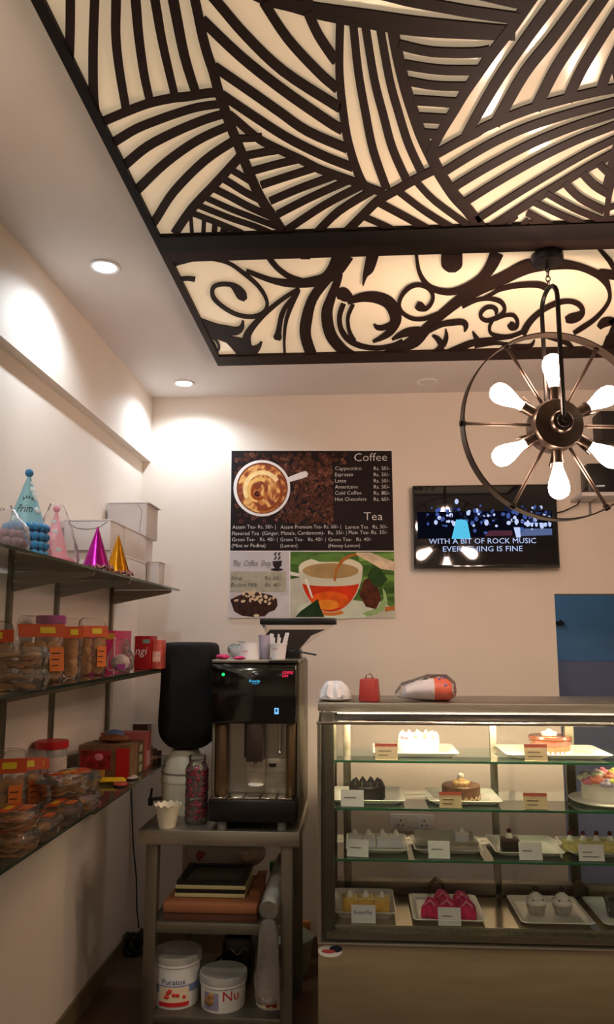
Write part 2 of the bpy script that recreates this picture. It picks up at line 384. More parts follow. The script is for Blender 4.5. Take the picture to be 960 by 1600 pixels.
t = thing('ceiling_panel', 'cream ceiling panel behind dark fanned bars laid like overlapping leaf blades', 'ceiling panel', (0,0,0))
rect = (PX0+.004, PX1-.004, PY0+.004, YM0-.004)
strips(t, F1, rect, K['lat'])
MB().box(PX0+.005, PX1-.005, PY0+.005, YM0-.005, ZA, ZA+.004).build('acrylic_sheet', K['acryl'], t)
for nm, b in (('frame_rail', (PX0, PX0+.024, PY0, YM0)), ('frame_rail', (PX1-.024, PX1, PY0, YM0)), ('frame_rail', (PX0+.024, PX1-.024, PY0, PY0+.03)), ('frame_rail', (PX0+.024, PX1-.024, YMI, YM0))):
    MB().box(*b, Z0, ZC).build(nm, K['fblack'], t)
F2 = [
 (0,(266,415,8),(285,407,12),(317,404,6),(355,411,5),(382.5,429,6),(405,449,6),(417,470,5.5),(415,485,5.5),(402.5,494,6),(385,495.5,6),(365,490,6),(345,477.5,6.5),(333,464,7),(333,451,6.5),(342.5,445.5,6),(360,445.5,6.5),(370,452,13),(378,462,16),(384,469,7)),
 (0,(276,438,6),(292,436,6),(305,437.5,7)),
 (0,(385,424,6),(405,432,7),(425,439,8),(447,443,11),(470,443.5,13),(490,441,15),(508,436,17),(524,422,25),(537,398,33)),
 (0,(417,398,9),(432,418,8),(452,433,8),(472,440,8)), (4,(470,403.5),(485,403.5)),
 (0,(468,452,6),(445,466,6),(422,484,7),(407,498,8),(393,514,10),(386,527,13),(385,545,18)),
 (0,(308,500,8),(335,512,12),(355,517,14),(370,518,12),(378,512,8),(380,502,3)),
 (0,(314,510,10),(340,525,10),(360,532,12),(375,538,18),(385,546,20),(395,549,16),(404,543,8),(409,535,3)),
 (6,(350,528),(362,540),(377,558)), (0,(320,521,5),(335,530,4),(341,538,4),(342,546,4),(336,551,5),(330,548,6)), (0,(323,526,6),(333,540,8),(338,556,9)),
 (0,(460,463,4),(447,480,7),(440,495,8),(437,510,8),(435,522,10),(434,528,13),(433,532,8)),
 (0,(466,455,8),(455,480,7),(448,500,6),(445,520,5),(444.5,540,4),(445.5,558,4)),
 (0,(512,437,14),(489,467.5,15),(479,502,18),(478,527.5,17.5),(488,558,17)),
 (0,(529,430,14),(527,442,12),(517.5,467,14),(511,492,18),(517.5,525,18),(537.5,549,16),(556,558,12)),
 (0,(526,463,10),(536,461,21),(546,467,14),(549,472,6)),
 (0,(543,473,8),(565,466,13),(587.5,466,17),(607.5,474,19),(617.5,490,19),(618,504,17),(609,520,12),(596,529,8),(583,535,4)),
 (0,(615,506,8),(600,513,8),(590,513,7),(585,508,3)),
 (0,(537,476,8),(531,495,8),(533,515,8),(545,532,9),(565,542,8),(590,545,7),(615,541,7),(630,534,7)),
 (0,(552,477,6),(544,497,6),(546,518,6),(554,534,7)),
 (0,(590,558,6),(618,547,10),(635,541,16),(650,532,20),(665,517,16),(680,502,14),(700,485,15),(722,468,17),(745,455,18),(789,435,19),(825,418,22),(861,414,18),(900,417,11),(928,427,11),(944,437,13),(952,453,7),(953,469,6),(944,485,6),(928,501.5,7),(909.5,514,8),(897,522,6)),
 (0,(936,428,9),(960,431.5,14)),
 (0,(613,532,3),(625,525,9),(640,520,13),(657,519,14)),
 (0,(688,490,6),(680,493,6),(662,499,6),(645,498.5,6),(630,490,6),(624,478,6),(628,463,6.5),(640,450,7),(655,446,6.5),(670,451,7),(677,463,6),(674,475,6),(666,483,7),(657,480,14),(651,477,10)),
 (0,(651,398,5),(655,424,6),(666,444,8),(682,454,9),(705,457,10),(728,450,11),(752,436,14),(767,418,18),(777,396,21)),
 (0,(706.5,398,33),(706.5,414,33),(706.5,421,25),(706.5,426,10)),
 (0,(583,398,19),(577,420,16),(571,431,8),(567.5,447,2)),
 (0,(670,518,7),(690,508,8),(707,505,9),(722,504,9),(728,508,9),(728,514,6),(726,519,2)),
 (0,(676,525,3),(684,530,8),(690,540,10),(685,550,12),(668,558,10)), (0,(697,515,2),(698,528,7),(693,541,8)),
 (0,(684,557,6),(715,546,10),(735,538,10),(750,534,8),(770,531,6),(802,527,5)), (0,(739,519,2),(745,530,8),(751,537,8)),
 (0,(742,543,4),(775,537,5),(795,540,5),(815,543,8),(830,541,6),(836,532,2)),
 (0,(752,469,4),(770,460,5),(782,453,7),(810,447,8),(840,446,9),(853,450,10),(858,455,6)),
 (0,(722,479,9),(745,470,6),(765,468,6),(782,472,7),(789,482,6),(786,491,6),(775,498,6),(762,502,6),(753,498,6),(752,490,6),(760,482,6),(770,481,6),(776,486,7),(775,493,3)),
 (0,(773,500,6),(790,494,5),(803,494,6),(809,503,6),(807,511,8),(801,511,13),(796,507,9)),
 (0,(773,498,5),(766,510,5),(767,521,5),(778,526,6),(795,527,6),(812,522,6),(826,514,5)),
 (0,(817,524,11),(825,509,10),(835,497,9),(850,485,8),(870,475,8),(890,472,7),(905,477,8),(911,487,8),(905,495,13),(893,499,15),(884,501,8)),
 (0,(936,513,8),(945,505,14),(958,503,12),(972,507,9)), (0,(962,510,11),(955,530,16),(946,558,18)),
 (0,(853,527,5),(872,532,7),(888,538,8),(898,550,6)),
 (0,(972,440,8),(990,470,9),(985,500,10),(968,530,8)), (0,(1000,410,14),(1015,450,12),(1005,520,12),(990,560,10)),
]
t2 = thing('ceiling_panel', 'cream ceiling panel behind dark swirling vine scrollwork', 'ceiling panel', (0,0,0))
rect = (PX0+.004, PX1-.004, YM0+.004, YE-.004)
strips(t2, F2, rect, K['lat'])
MB().box(PX0+.005, PX1-.005, YM0+.005, YE-.005, ZA, ZA+.004).build('acrylic_sheet', K['acryl'], t2)
for b in ((PX0, PX0+.024, YM0, YE), (PX1-.024, PX1, YM0, YE), (PX0+.024, PX1-.024, YM0, YM1), (PX0+.024, PX1-.024, YEI, YE)):
    MB().box(*b, Z0, ZC).build('frame_rail', K['fbrown'], t2)

# ================================================================== WHEEL PENDANT
YP = 2.3; hub = onY(869, 665, YP)
RW = .291
t = thing('pendant_lamp', 'dark iron wagon wheel pendant with six bare glowing bulbs', 'pendant lamp', hub, 8)
def ringprof(r0, r1, y0, y1, n=72):
    m = MB(); rings = []
    for i in range(n):
        a = 2*PI*i/n; c, s_ = math.cos(a), math.sin(a)
        rings.append([(r0*c,y0,r0*s_),(r1*c,y0,r1*s_),(r1*c,y1,r1*s_),(r0*c,y1,r0*s_)])
    fs = []
    for k in range(n):
        q = (k+1)%n
        for i in range(4): j = (i+1)%4; fs.append((k*4+i,k*4+j,q*4+j,q*4+i))
    return m.add([p for r in rings for p in r], fs)
ringprof(RW-.004, RW, -.02, .02).build('rim', K['bronze'], t)
def axy(m): return m.xf(Matrix.Rotation(PI/2, 4, 'X'))      # lathe axis z -> -y
axy(MB().lathe([(.0,-.05),(.06,-.05),(.078,-.042),(.08,-.03),(.08,.018),(.074,.03),(.05,.036),(.034,.04),(.034,.05),(.03,.056),(.0,.056)], 36)).build('hub', K['bronze'], t)
axy(MB().lathe([(.0,.055),(.022,.055),(.02,.064),(.008,.066),(.008,.074),(0,.075)], 20)).build('hub_cap', K['blkm'], t)
for k in range(6):
    a = R(60*k); d = Vector((math.cos(a),0,math.sin(a)))
    sp = MB().tube([d*.074, d*(RW-.002)], .0055, 8).build('spoke', K['bronze'], t)
    MB().tube([d*(RW-.012), d*(RW+.006)], .009, 8).build('spoke_nut', K['blkm'], sp)
bulbm = emis('warm_bulb', (255,217,194), BULB_L)
for k in range(6):
    a = R(30+60*k); rm = Matrix.Rotation(PI/2-a, 4, 'Y')
    so = MB().lathe([(0,.07),(.017,.07),(.017,.112),(.019,.112),(.019,.118),(0,.118)], 18).xf(rm).build('socket', K['bronze'], t)
    MB().lathe([(0,.118),(.013,.118),(.014,.13),(.02,.148),(.028,.172),(.031,.190),(.030,.204),(.024,.216),(.014,.223),(.004,.226),(0,.226)], 20, cap=False).xf(rm).build('bulb', bulbm, so)
    MB().tube([Vector((.012,0,.075)), Vector((.026,0,.13))], .003, 6).xf(rm).build('socket_arm', K['bronze'], t)
# U fork over the hub, front leg to back leg, and chain to the canopy
zt = ZAT(448, hub.x, YP)-hub.z
pts = [(0,-.062,0)]+[(0,-.062,z) for z in (.1,.2,zt-.06)]+[(0,-.062*math.cos(R(b)),zt-.06+.055*math.sin(R(b))) for b in (20,40,60,80,90,100,120,140,160)]+[(0,.062,z) for z in (zt-.06,.2,.1,0)]
MB().tube(pts, .0075, 8).build('fork', K['blkm'], t)
ztop = Z0-.028-hub.z; nl = 5; lh = (ztop-zt)/nl
for k in range(nl):
    zc = zt+.002+lh*(k+.5); a = 0 if k%2 else PI/2
    pts = [(math.cos(a)*.007*math.cos(b), math.sin(a)*.007*math.cos(b), zc+(lh*.62)*math.sin(b)) for b in [2*PI*i/12 for i in range(12)]]
    MB().tube(pts, .0018, 6, closed=True).build('chain_link', K['blkm'], t)
MB().lathe([(0,Z0-hub.z),(.046,Z0-hub.z),(.05,Z0-.004-hub.z),(.05,Z0-.022-hub.z),(.044,Z0-.03-hub.z),(.008,Z0-.032-hub.z),(0,Z0-.032-hub.z)], 32).build('canopy', K['blk'], t)
# ================================================================== MENU BOARD ON THE BACK WALL
YW = YB-.006
def flat(parent, name, pts, mt, layer):
    """a printed patch of the board: pixel outline on the board's face"""
    Y = YW-.0006*layer
    P = [onY(x, y, YW) for x, y in pts]
    v = [(p.x, Y, p.z) for p in P]
    return MB().add(v, [tuple(range(len(v)))]).build(name, mt, parent, smooth=False)
def ell(cx, cy, rx, ry, n=40, a0=0, a1=360, rot=0):
    out = []
    for i in range(n):
        a = R(a0+(a1-a0)*i/(n if a1-a0 >= 360 else n-1)); x, y = rx*math.cos(a), ry*math.sin(a)
        out.append((cx+x*math.cos(R(rot))-y*math.sin(R(rot)), cy+x*math.sin(R(rot))+y*math.cos(R(rot))))
    return out
def ink(name, c, var=0, scale=30, **k): return mat(name, c, .75, var=var, scale=scale, spec=.2, **k)
b0, b1 = onY(361.5, 704.5, YW), onY(615.5, 965.5, YW)
bx0, bx1, bz0, bz1 = onY(359.5,835,YW).x, onY(615.5,835,YW).x, onY(488,965.8,YW).z, onY(488,704,YW).z
board = thing('menu_board', 'printed coffee and tea menu board with cup photographs on the back wall', 'menu board', (0,0,0))
MB().box(bx0, bx1, YW, YB-.0005, bz0, bz1).build('backing', K['white'], board)
pk = ink('print_dark', (34,24,24), .2, 12)
flat(board, 'dark_print', [(362,704.5),(612.5,704.5),(616,860.5),(360,860.5)], pk, 1)
flat(board, 'logo_print', [(360,862),(452,862),(452,965),(358.5,965)], ink('print_pale', (196,190,192), .06, 6), 1)
# scattered coffee beans
mm = [MB(), MB(), MB()]
rb = random.Random(3)
def beanpatch(mb, cx, cy, rx, ry, rot, lay):
    P = [onY(x, y, YW) for x, y in ell(cx, cy, rx, ry, 10, rot=rot)]
    mb.add([(p.x, YW-.0006*lay, p.z) for p in P], [tuple(range(len(P)))])
for k in range(900):
    x = rb.uniform(368, 540); y = rb.uniform(710, 818)
    dens = 1 if (x > 440 and x < 522) or y < 720 else .3
    if x > 522: dens = .5 if y < 727 else .12
    if rb.random() > dens or (x < 460 and y > 815) or (x > 520 and y > 727): continue
    ro = rb.uniform(0, 180); r = rb.uniform(3.0, 4.6)
    beanpatch(mm[rb.choice((0,0,0,0,1))], x, y, r, r*.68, ro, 2+.5*k/900)
    beanpatch(mm[2], x, y, r*.85, r*.14, ro, 2+.5*k/900+.0004)
mm[0].build('bean_print', ink('bean_brown', (84,48,36), .55, 70), board, smooth=False, kind='stuff')
mm[1].build('bean_print', ink('bean_tan', (120,78,58), .5, 70), board, smooth=False, kind='stuff')
mm[2].build('bean_crease_print', ink('bean_dark', (30,16,14)), board, smooth=False, kind='stuff')
# cup from above
flat(board, 'cup_handle_print', [(445,748),(470,738),(478,736),(482,740),(480,745),(472,748),(450,754)], ink('print_cup', (232,226,224)), 4.4)
flat(board, 'cup_rim_print', ell(409.5,763,44.5,44), ink('print_cup_rim', (236,230,226)), 4.6)
flat(board, 'cup_inside_print', ell(410,763,40,40), ink('print_cup_in', (120,60,30)), 5.0)
mcof = bpy.data.materials.new('print_latte_swirl'); mcof.use_nodes = True; nt = mcof.node_tree
tc = nt.nodes.new('ShaderNodeTexCoord'); vt = nt.nodes.new('ShaderNodeTexNoise'); vt.inputs['Scale'].default_value = 9; vt.inputs['Distortion'].default_value = 3
rp = nt.nodes.new('ShaderNodeValToRGB'); e = rp.color_ramp.elements; e[0].position = .4; e[0].color = (*lin((128,56,22)),1); e[1].position = .62; e[1].color = (*lin((236,184,108)),1)
q = rp.color_ramp.elements.new(.5); q.color = (*lin((190,108,44)),1)
nt.links.new(tc.outputs['Object'], vt.inputs['Vector']); nt.links.new(vt.outputs['Fac'], rp.inputs[0]); nt.links.new(rp.outputs[0], nt.nodes['Principled BSDF'].inputs['Base Color'])
flat(board, 'coffee_print', ell(410,763.5,38,38), mcof, 5.4)
# arcs of the swirl
for (cx,cy,r,w,a0,a1,c,l) in ((410,765,30,7,150,330,(248,214,150),5.8),(406,766,20,6,100,300,(240,190,110),5.9),(404,770,12,4,40,260,(150,70,24),6.0),(412,768,31,5,-10,110,(150,76,30),5.8),(402,772,4.5,4,0,360,(72,24,10),6.2)):
    o_ = ell(cx,cy,r,r,24,a0,a1); i_ = ell(cx,cy,max(.5,r-w),max(.5,r-w),24,a0,a1)
    flat(board, 'swirl_print', o_+i_[::-1], ink('print_swirl', c, .1), l)
def btext(s, x0, x1, y, h, mt=None, shear=0, layer=7):
    p = onY(x0, y, YW); q = onY(x1, y, YW); hh = onY(x0, y-h, YW).z-p.z
    return text(s, mt or K['wink'], board, q.x-p.x, hh, (p.x, YW-.0006*layer, p.z), shear=shear, thin=-.012)
btext('Coffee', 554, 605, 721, 13)
for i, (a, b, xe) in enumerate((('Cappuccino','Rs. 50/-',565),('Espresso','Rs. 50/-',552),('Latte','Rs. 50/-',541),('Americano','Rs. 50/-',559),('Cold Coffee','Rs. 80/-',565),('Hot Chocolate','Rs. 60/-',573))):
    y = 735+i*9.6
    btext(a, 524, xe, y, 6); btext(b, 584.5, 609, y, 6)
btext('Tea', 569, 598, 813, 13)
btext('Assam Tea- Rs. 50/- |', 363.5, 431, 826.5, 6); btext('Assam Premium Tea- Rs. 60/- |', 439, 533, 826.5, 6); btext('Lemon Tea   Rs. 50/-', 540.5, 606, 826.5, 6)
btext('Flavored Tea  (Ginger, Masala, Cardamom)-  Rs. 35/- | Plain Tea- Rs. 30/-', 363, 605.5, 836.5, 6)
btext('Green Tea-   Rs. 40/- |', 363, 434, 846, 6); btext('Green Tea-   Rs. 40/- |', 438.5, 509, 846, 6); btext('Green Tea-   Rs. 40/-', 513.5, 581, 846, 6)
btext('(Mint or Pudina)', 362.5, 415, 855.5, 6); btext('(Lemon)', 438.5, 465, 855.5, 6); btext('(Honey Lemon)', 513.5, 563, 855.5, 6)
btext('The  Coffee  Shop', 365, 424, 885, 10, K['ink'], .35)
btext('Soup', 361.5, 379, 906, 6.5, K['ink'], .2); btext('Rs. 65/-', 414.5, 441, 906, 6.5, K['ink'], .2)
flat(board, 'price_strip_print', [(360,893),(447,893),(447,925),(359.5,925)], ink('print_strip', (172,166,146), .12, 30), 2)
btext('Badam Milk', 361, 403, 917, 6.5, K['ink'], .2); btext('Rs. 40/-', 414.5, 441, 917, 6.5, K['ink'], .2)
# logo cup: bowl, saucer line, steam
kd = ink('print_logo', (44,36,38))
flat(board, 'logo_cup_print', [(426,877),(441,876),(440,884),(436,888),(430,888),(427,884)], kd, 3)
flat(board, 'logo_saucer_print', ell(433,890,10,2.2,20), kd, 3)
for dx in (0, 6):
    flat(board, 'logo_steam_print', [(428+dx,874),(431+dx,870),(428+dx,866),(431.5+dx,862.5),(433+dx,864),(430.5+dx,867),(433+dx,871),(430+dx,875)], kd, 3)
# brownie
rb = random.Random(5)
flat(board, 'plate_print', [(360,936),(452,930),(452,965),(359,965)], ink('print_plate', (206,200,200), .1, 10), 2)
flat(board, 'brownie_print', [(360,937),(372,931),(385,926),(398,925),(412,927),(424,930),(433,936),(434,946),(430,953),(420,957),(414,963),(395,964),(378,962),(366,955)], ink('print_brownie', (58,34,26), .5, 40), 3)
for k in range(26):
    x = rb.gauss(398, 15); y = 931+rb.uniform(-6, 9)+abs(x-398)*.14
    flat(board, 'nut_print', ell(x, y, rb.uniform(2.4,4), rb.uniform(1.6,2.6), 8, rot=rb.uniform(0,180)), ink('print_nut', (214,186,152), .1), 4+.1*k/26)
flat(board, 'nut_print', ell(401,962,4.5,2.6,10), ink('print_nut', (228,206,170)), 4.5)
# tea photograph
flat(board, 'tea_photo_print', [(454,862),(616,862),(617.2,965),(454,965)], ink('print_green', (78,112,48), .5, 9, stretch=(1,1,5)), 1)
for k, (y0, c) in enumerate(((868,(120,160,70)),(884,(60,96,36)),(902,(108,146,62)),(922,(52,84,34)))):
    flat(board, 'leaf_print', [(560,y0),(616,y0-4),(616.5,y0+5),(562,y0+9)], ink('print_leaf', c, .2, 20), 2)
flat(board, 'table_print', [(454,905),(480,900),(520,940),(600,940),(617,955),(617,965),(454,965)], ink('print_pale_saucer', (190,188,170), .15, 14), 2)
flat(board, 'saucer_print', ell(530,952,66,15), ink('print_saucer', (206,214,190), .1, 10), 2.4)
flat(board, 'berry_print', [(568,908),(580,900),(590,915),(596,935),(588,952),(572,948),(562,930)], ink('print_berry', (84,40,24), .5, 50), 2.8)
flat(board, 'leaf_print', [(574,900),(583,884),(596,890),(606,905),(595,918),(584,915)], ink('print_dleaf', (40,70,28), .3, 20), 3)
flat(board, 'cup_print', ell(517,887,50,70,40,0,180), ink('print_glass', (206,202,178), .06, 8), 3.2)
flat(board, 'cup_foot_print', ell(517,957,20,5), ink('print_foot', (214,120,50), .1), 3.1)
flat(board, 'tea_print', ell(517,887,48,69,36,24,156)+ell(517,911,44,5,20,180,0), ink('print_tea', (206,54,14), .3, 9), 3.6)
flat(board, 'tea_glow_print', ell(516,938,30,14), ink('print_teaglow', (228,92,20), .3, 14), 3.7)
flat(board, 'tea_glow_print', ell(512,945,18,8), ink('print_teaglow', (244,140,40), .25, 14), 3.8)
flat(board, 'cup_highlight_print', [(476,905),(480,904),(490,935),(487,934)], ink('print_white', (236,228,210)), 3.9)
flat(board, 'cup_mouth_print', ell(517,887,50,17), ink('print_mouth', (222,214,184), .08, 8), 4)
flat(board, 'tea_surface_print', ell(517,892,44,12), ink('print_surface', (170,140,92), .15, 12), 4.2)
flat(board, 'leaf_print', [(483,872),(500,866),(535,866),(548,873),(530,878),(500,878)], ink('print_mleaf', (96,136,60), .2, 20), 4.1)
flat(board, 'handle_print', [(454,893),(468,896),(468,901),(454,899)], ink('print_cup', (226,222,206)), 4.3)
flat(board, 'pour_print', [(521.5,908),(524,890),(533,874),(546,866.5),(560,864.5),(560,868),(548,870),(537,878),(527.5,892),(525,908)], ink('print_pour', (170,104,40), .2), 4.6)
flat(board, 'spout_print', [(556,863.5),(580,863.5),(600,872),(617,878),(617,892),(596,889),(574,876),(560,869)], ink('print_spout', (214,192,160), .25, 20), 4.8)
flat(board, 'leaf_print', [(462,964),(470,955),(484,945),(497,936),(501,950),(507,964)], ink('print_dleaf', (34,58,28), .3, 20), 4.9)
flat(board, 'saucer_rim_print', [(566,958),(590,950),(600,935),(598,918),(603,925),(606,940),(598,956),(575,964)], ink('print_rim', (150,180,120), .2), 3.1)
flat(board, 'stick_print', [(602,948),(617,947),(617,953),(602,956)], ink('print_stick', (186,110,50)), 3.2)

# ================================================================== TELEVISION
YT = 3.73
tx0, tx1, tz1, tz0 = onY(646.5,822,YT).x, onY(872.5,822,YT).x, onY(760,757.5,YT).z, onY(760,887.5,YT).z
tv = thing('television', 'flat black wall television showing a stage crowd and song words', 'television', ((tx0+tx1)/2, YB, tz0))
hw = (tx1-tx0)/2; hz = tz1-tz0; yf = YT-YB
MB().box(-hw, hw, yf, yf+.035, 0, hz).build('casing', K['blk'], tv, bevel=.004)
MB().box(-.14, .14, yf+.035, 0, .08, hz-.08).build('wall_bracket', K['blk'], tv)
MB().box(-hw+.001, hw-.001, yf-.003, yf, .0, .016).build('lower_bezel', mat('glossy_bezel', (30,28,28), .12, coat=.6), tv, bevel=.001)
K['scr'] = mat('screen_glass', (10,9,10), .04, coat=1, emit=.02, ergb=(90,80,90))
MB().box(-hw+.008, hw-.008, yf-.0015, yf, .016, hz-.008).build('screen', K['scr'], tv)
def spt(x, y, l=1): p = onY(x, y, YT); return (p.x-tv.location.x, yf-.0015-.0003*l, p.z-tz0)
def spatch(name, pts, mt, l=1):
    return MB().add([spt(x,y,l) for x,y in pts], [tuple(range(len(pts)))]).build(name, mt, tv, smooth=False)
rb = random.Random(9)
sc = {'w': emis('screen_white', (200,214,255), .95), 'b': emis('screen_blue', (90,120,210), .5), 'd': emis('screen_dim', (40,44,74), .5), 'c': emis('screen_cyan', (90,200,240), .95), 'm': emis('screen_plum', (104,56,74), .55), 's': emis('screen_steel', (96,112,158), .8)}
spatch('screen_picture', [(652,800),(863,798),(864,836),(653,842)], emis('screen_night', (22,22,40), .35), 1)
spatch('screen_picture', [(765,829),(801,829),(801,837),(757,838)], sc['m'], 2)
spatch('screen_picture', [(818,826),(863,826),(863,836),(812,838)], sc['s'], 2)
spatch('screen_picture', [(713,812),(730,812),(736,842),(706,842)], sc['c'], 3)
spatch('screen_picture', [(803,824),(813,824),(814,840),(807,840)], sc['w'], 3)
mbs = {k: MB() for k in 'wbd'}
for k in range(150):
    x = rb.choice((rb.gauss(705,18), rb.gauss(752,9), rb.gauss(808,10), rb.gauss(845,14), rb.uniform(665,860)))
    y = rb.choice((rb.gauss(806,7), rb.gauss(800,5), rb.gauss(815,6)))
    if not 655 < x < 861: continue
    r = rb.uniform(1.2, 3.6); mb = mbs[rb.choice('wbbd')]
    mb.add([spt(a,b,2.4+rb.random()) for a,b in ell(x,y,r,r*rb.uniform(.6,1.5),7)], [tuple(range(7))])
for k, mb in mbs.items(): mb.build('screen_crowd', sc[k], tv, smooth=False, kind='stuff')
for k in range(6): spatch('screen_picture', [(822+k*7,817),(827+k*7,817),(826+k*7,823),(823+k*7,823)], sc['w'], 4)
K['subt'] = emis('subtitle_glow', (188,206,250), .95)
for s_, x0, x1, y in (('WITH A BIT OF ROCK MUSIC', 670.5, 838, 850), ('EVERYTHING IS FINE', 692.5, 817, 862)):
    a = spt(x0,y,6); b = spt(x1,y,6); c = spt(x0,y-8.5,6)
    text(s_, K['subt'], tv, b[0]-a[0], c[2]-a[2], a)

# set-top box on a little shelf, speaker above it
p = onY(985, 782, 3.74)
t = thing('wall_shelf', 'small pale wall shelf holding the set-top box beside the television', 'shelf', (p.x, YB, p.z))
sx0 = onY(903,785,3.68).x-p.x
MB().box(sx0, .2, -.2, 0, 0, .018).build('board', K['carton'], t, bevel=.002)
for x in (sx0+.09, .1): MB().tube([(x,-.01,-.06),(x,-.01,0),(x,-.12,0)], .006, 6).build('bracket', K['gray'], t)
q = onY(921, 775, 3.66)
zb = p.z+.018
t = thing('set_top_box', 'black set-top box with a silver stripe on the small wall shelf', 'set-top box', (q.x+.12, 3.66, zb))
hh = ZAT(724, q.x, 3.66)-zb
MB().box(-.12, .12, 0, .12, 0, hh).build('case', K['blk'], t, bevel=.004)
MB().box(-.085, -.045, -.002, 0, hh*.24, hh*.29).build('badge', K['chrome'], t)
sp0 = onY(938, 688, 3.66); sp1 = onY(938, 641, 3.66); sx = onY(937.5, 660, 3.66).x
t = thing('loudspeaker', 'small dark loudspeaker fixed high on the wall above the set-top box', 'loudspeaker', (sx+.055, 3.66, sp0.z))
MB().box(-.055, .055, 0, .12, 0, sp1.z-sp0.z).build('cabinet', mat('speaker_black', (52,44,42), .6), t, bevel=.012)
MB().box(-.047, .047, -.003, .003, .008, sp1.z-sp0.z-.008).build('grille', mat('speaker_grille', (38,33,32), .8, bump=.3, bscale=300), t, bevel=.002)
MB().box(-.02, .02, .11, YB-3.66, .05, .1).build('wall_bracket', K['blk'], t)
c0 = onY(873,799,3.76); c1 = onY(904,788,3.72)
o = MB().tube([(c0.x-.03,3.77,c0.z-.01),(c0.x+.02,3.77,c0.z),((c0.x+c1.x)/2,3.78,(c0.z+c1.z)/2-.005),(c1.x,3.73,c1.z),(c1.x+.03,3.69,zb+.035),(c1.x+.045,3.67,zb+.05),(c1.x+.055,3.69,zb+.03),(c1.x+.065,3.75,zb+.008)], .0035, 6).build('video_cable', K['cable'])
tag(o, 'thin dark cable running from the television to the set-top box', 'cable')

# ================================================================== STEEL TABLE
TY = 2.95; TX0, TX1 = -.812, -.212; TZ = .737; TD = .52
t = thing('steel_table', 'stainless steel work table with two lower shelves under the coffee machine', 'table', ((TX0+TX1)/2, TY, 0))
hw = (TX1-TX0)/2
MB().box(-hw, hw, 0, TD, TZ-.052, TZ).build('tabletop', K['steel'], t, bevel=.003)
for x0, y0 in ((-hw+.027,.02),(hw-.07,.02),(-hw+.07,TD-.07),(hw-.065,TD-.07)):
    MB().box(x0, x0+.044, y0, y0+.044, 0, TZ-.05).build('leg', K['steeld'], t, bevel=.003)
MB().box(-hw+.05, hw-.05, .025, TD-.03, .374, .411).build('shelf', K['steeld'], t, bevel=.003)
MB().box(-hw+.05, hw-.05, .025, TD-.03, .07, .098).build('shelf', K['steeld'], t, bevel=.003)
TS1, TS2 = .411, .098

# ---- coffee machine
MX0, MX1 = XAT(329,2.99,1.0), XAT(470.5,2.99,1.0); MZ = TZ
cm = thing('coffee_machine', 'black and steel bean-to-cup coffee machine with lit display on the steel table', 'coffee machine', ((MX0+MX1)/2, 2.985, MZ))
hw = (MX1-MX0)/2
def cz(py, Y=2.985): return ZAT(py, (MX0+MX1)/2, Y)-MZ
zt_ = cz(1031); zc_ = cz(1131); zd = cz(1252); zg = cz(1244)
MB().box(-hw+.004, hw-.004, .09, .42, .03, zt_-.004).build('body', K['blkm'], cm, bevel=.006)
m = MB().prism([(.0,0),(.018,0),(.018,.4),(0,.4)], .035, zt_-.012); m.xf(Matrix.Translation((hw-.018,.03,0))); m.build('side_panel', K['steeld'], cm, bevel=.003)
m = MB().box(-hw, -hw+.012, .03, .42, .035, zc_).build('side_panel', K['steeld'], cm, bevel=.003)
# curved black front head
prof = [(0.0,zc_),(-.0,zc_+.012),(-.012,zc_+.10),(-.012,zt_-.05),(.002,zt_-.014),(.05,zt_-.012),(.10,zt_-.012),(.10,zc_)]
MB().loft([[(x,y,z) for y,z in prof] for x in (-hw, hw-.018)]).build('control_head', mat('gloss_black', (7,7,8), .12, coat=.5), cm, bevel=.004)
MB().box(-hw, hw-.006, -.004, .42, zt_-.012, zt_).build('top_tray', K['steel'], cm, bevel=.003)
MB().box(-hw+.22, hw-.01, -.006, .0, zt_-.011, zt_-.002).build('top_lip', K['blk'], cm)
# brew recess
MB().box(-hw+.012, hw-.018, .075, .09, zd, zc_).build('splash_plate', mat('grey_steel', (150,146,138), .3, .9, var=.08, scale=4), cm)
for x0, x1 in ((-hw+.012,-hw+.06),(hw-.06,hw-.018)):
    MB().box(x0, x1, .03, .09, zd, zc_).build('recess_cheek', mat('bronze_cheek', (120,100,76), .3, .9, var=.1, scale=4), cm, bevel=.015)
xs = (MX0+MX1)/2
sx0, sx1 = XAT(385,2.99,1.1)-xs, XAT(411,2.99,1.1)-xs
sp = MB().box(sx0, sx1, .005, .075, cz(1191), zc_+.002).build('spout_block', mat('spout_grey', (64,56,52), .3, .5), cm, bevel=.006)
for dx in (-.014, .014): MB().tube([((sx0+sx1)/2+dx,.03,cz(1191)),((sx0+sx1)/2+dx,.03,cz(1197))], .005, 8).build('nozzle', K['chrome'], sp)
MB().box(sx0-.012, sx0-.003, .04, .078, cz(1186), zc_).build('rail', K['blk'], cm)
MB().box(sx0-.008, sx1+.004, .066, .076, cz(1232), cz(1191)).build('chute_panel', K['steel'], cm, bevel=.002)
MB().lathe([(0,0),(.03,0),(.03,.004),(.024,.006),(0,.006)], 20, c=((sx0+sx1)/2,.055,cz(1231))).build('spout_dish', K['white'], cm)
wx = XAT(436,2.99,1.1)-xs
MB().tube([(wx,.04,zc_),(wx,.04,cz(1165)),(wx-.002,.038,cz(1180))], .004, 8).build('water_spout', K['chrome'], cm)
MB().ball((wx-.002,.036,cz(1178)), .008).build('water_nozzle', K['chrome'], cm)
MB().box(sx1+.004, hw-.06, .068, .075, zd, cz(1190)).build('door_panel', K['steel'], cm, bevel=.002)
MB().prism([(-.016,0),(.016,0),(.012,-.012),(-.012,-.012)], 0, .004).xf(Matrix.Translation((XAT(424,2.99,1.1)-xs,.064,cz(1197))) @ Matrix.Rotation(PI/2,4,'X')).build('door_grip', K['blk'], cm)
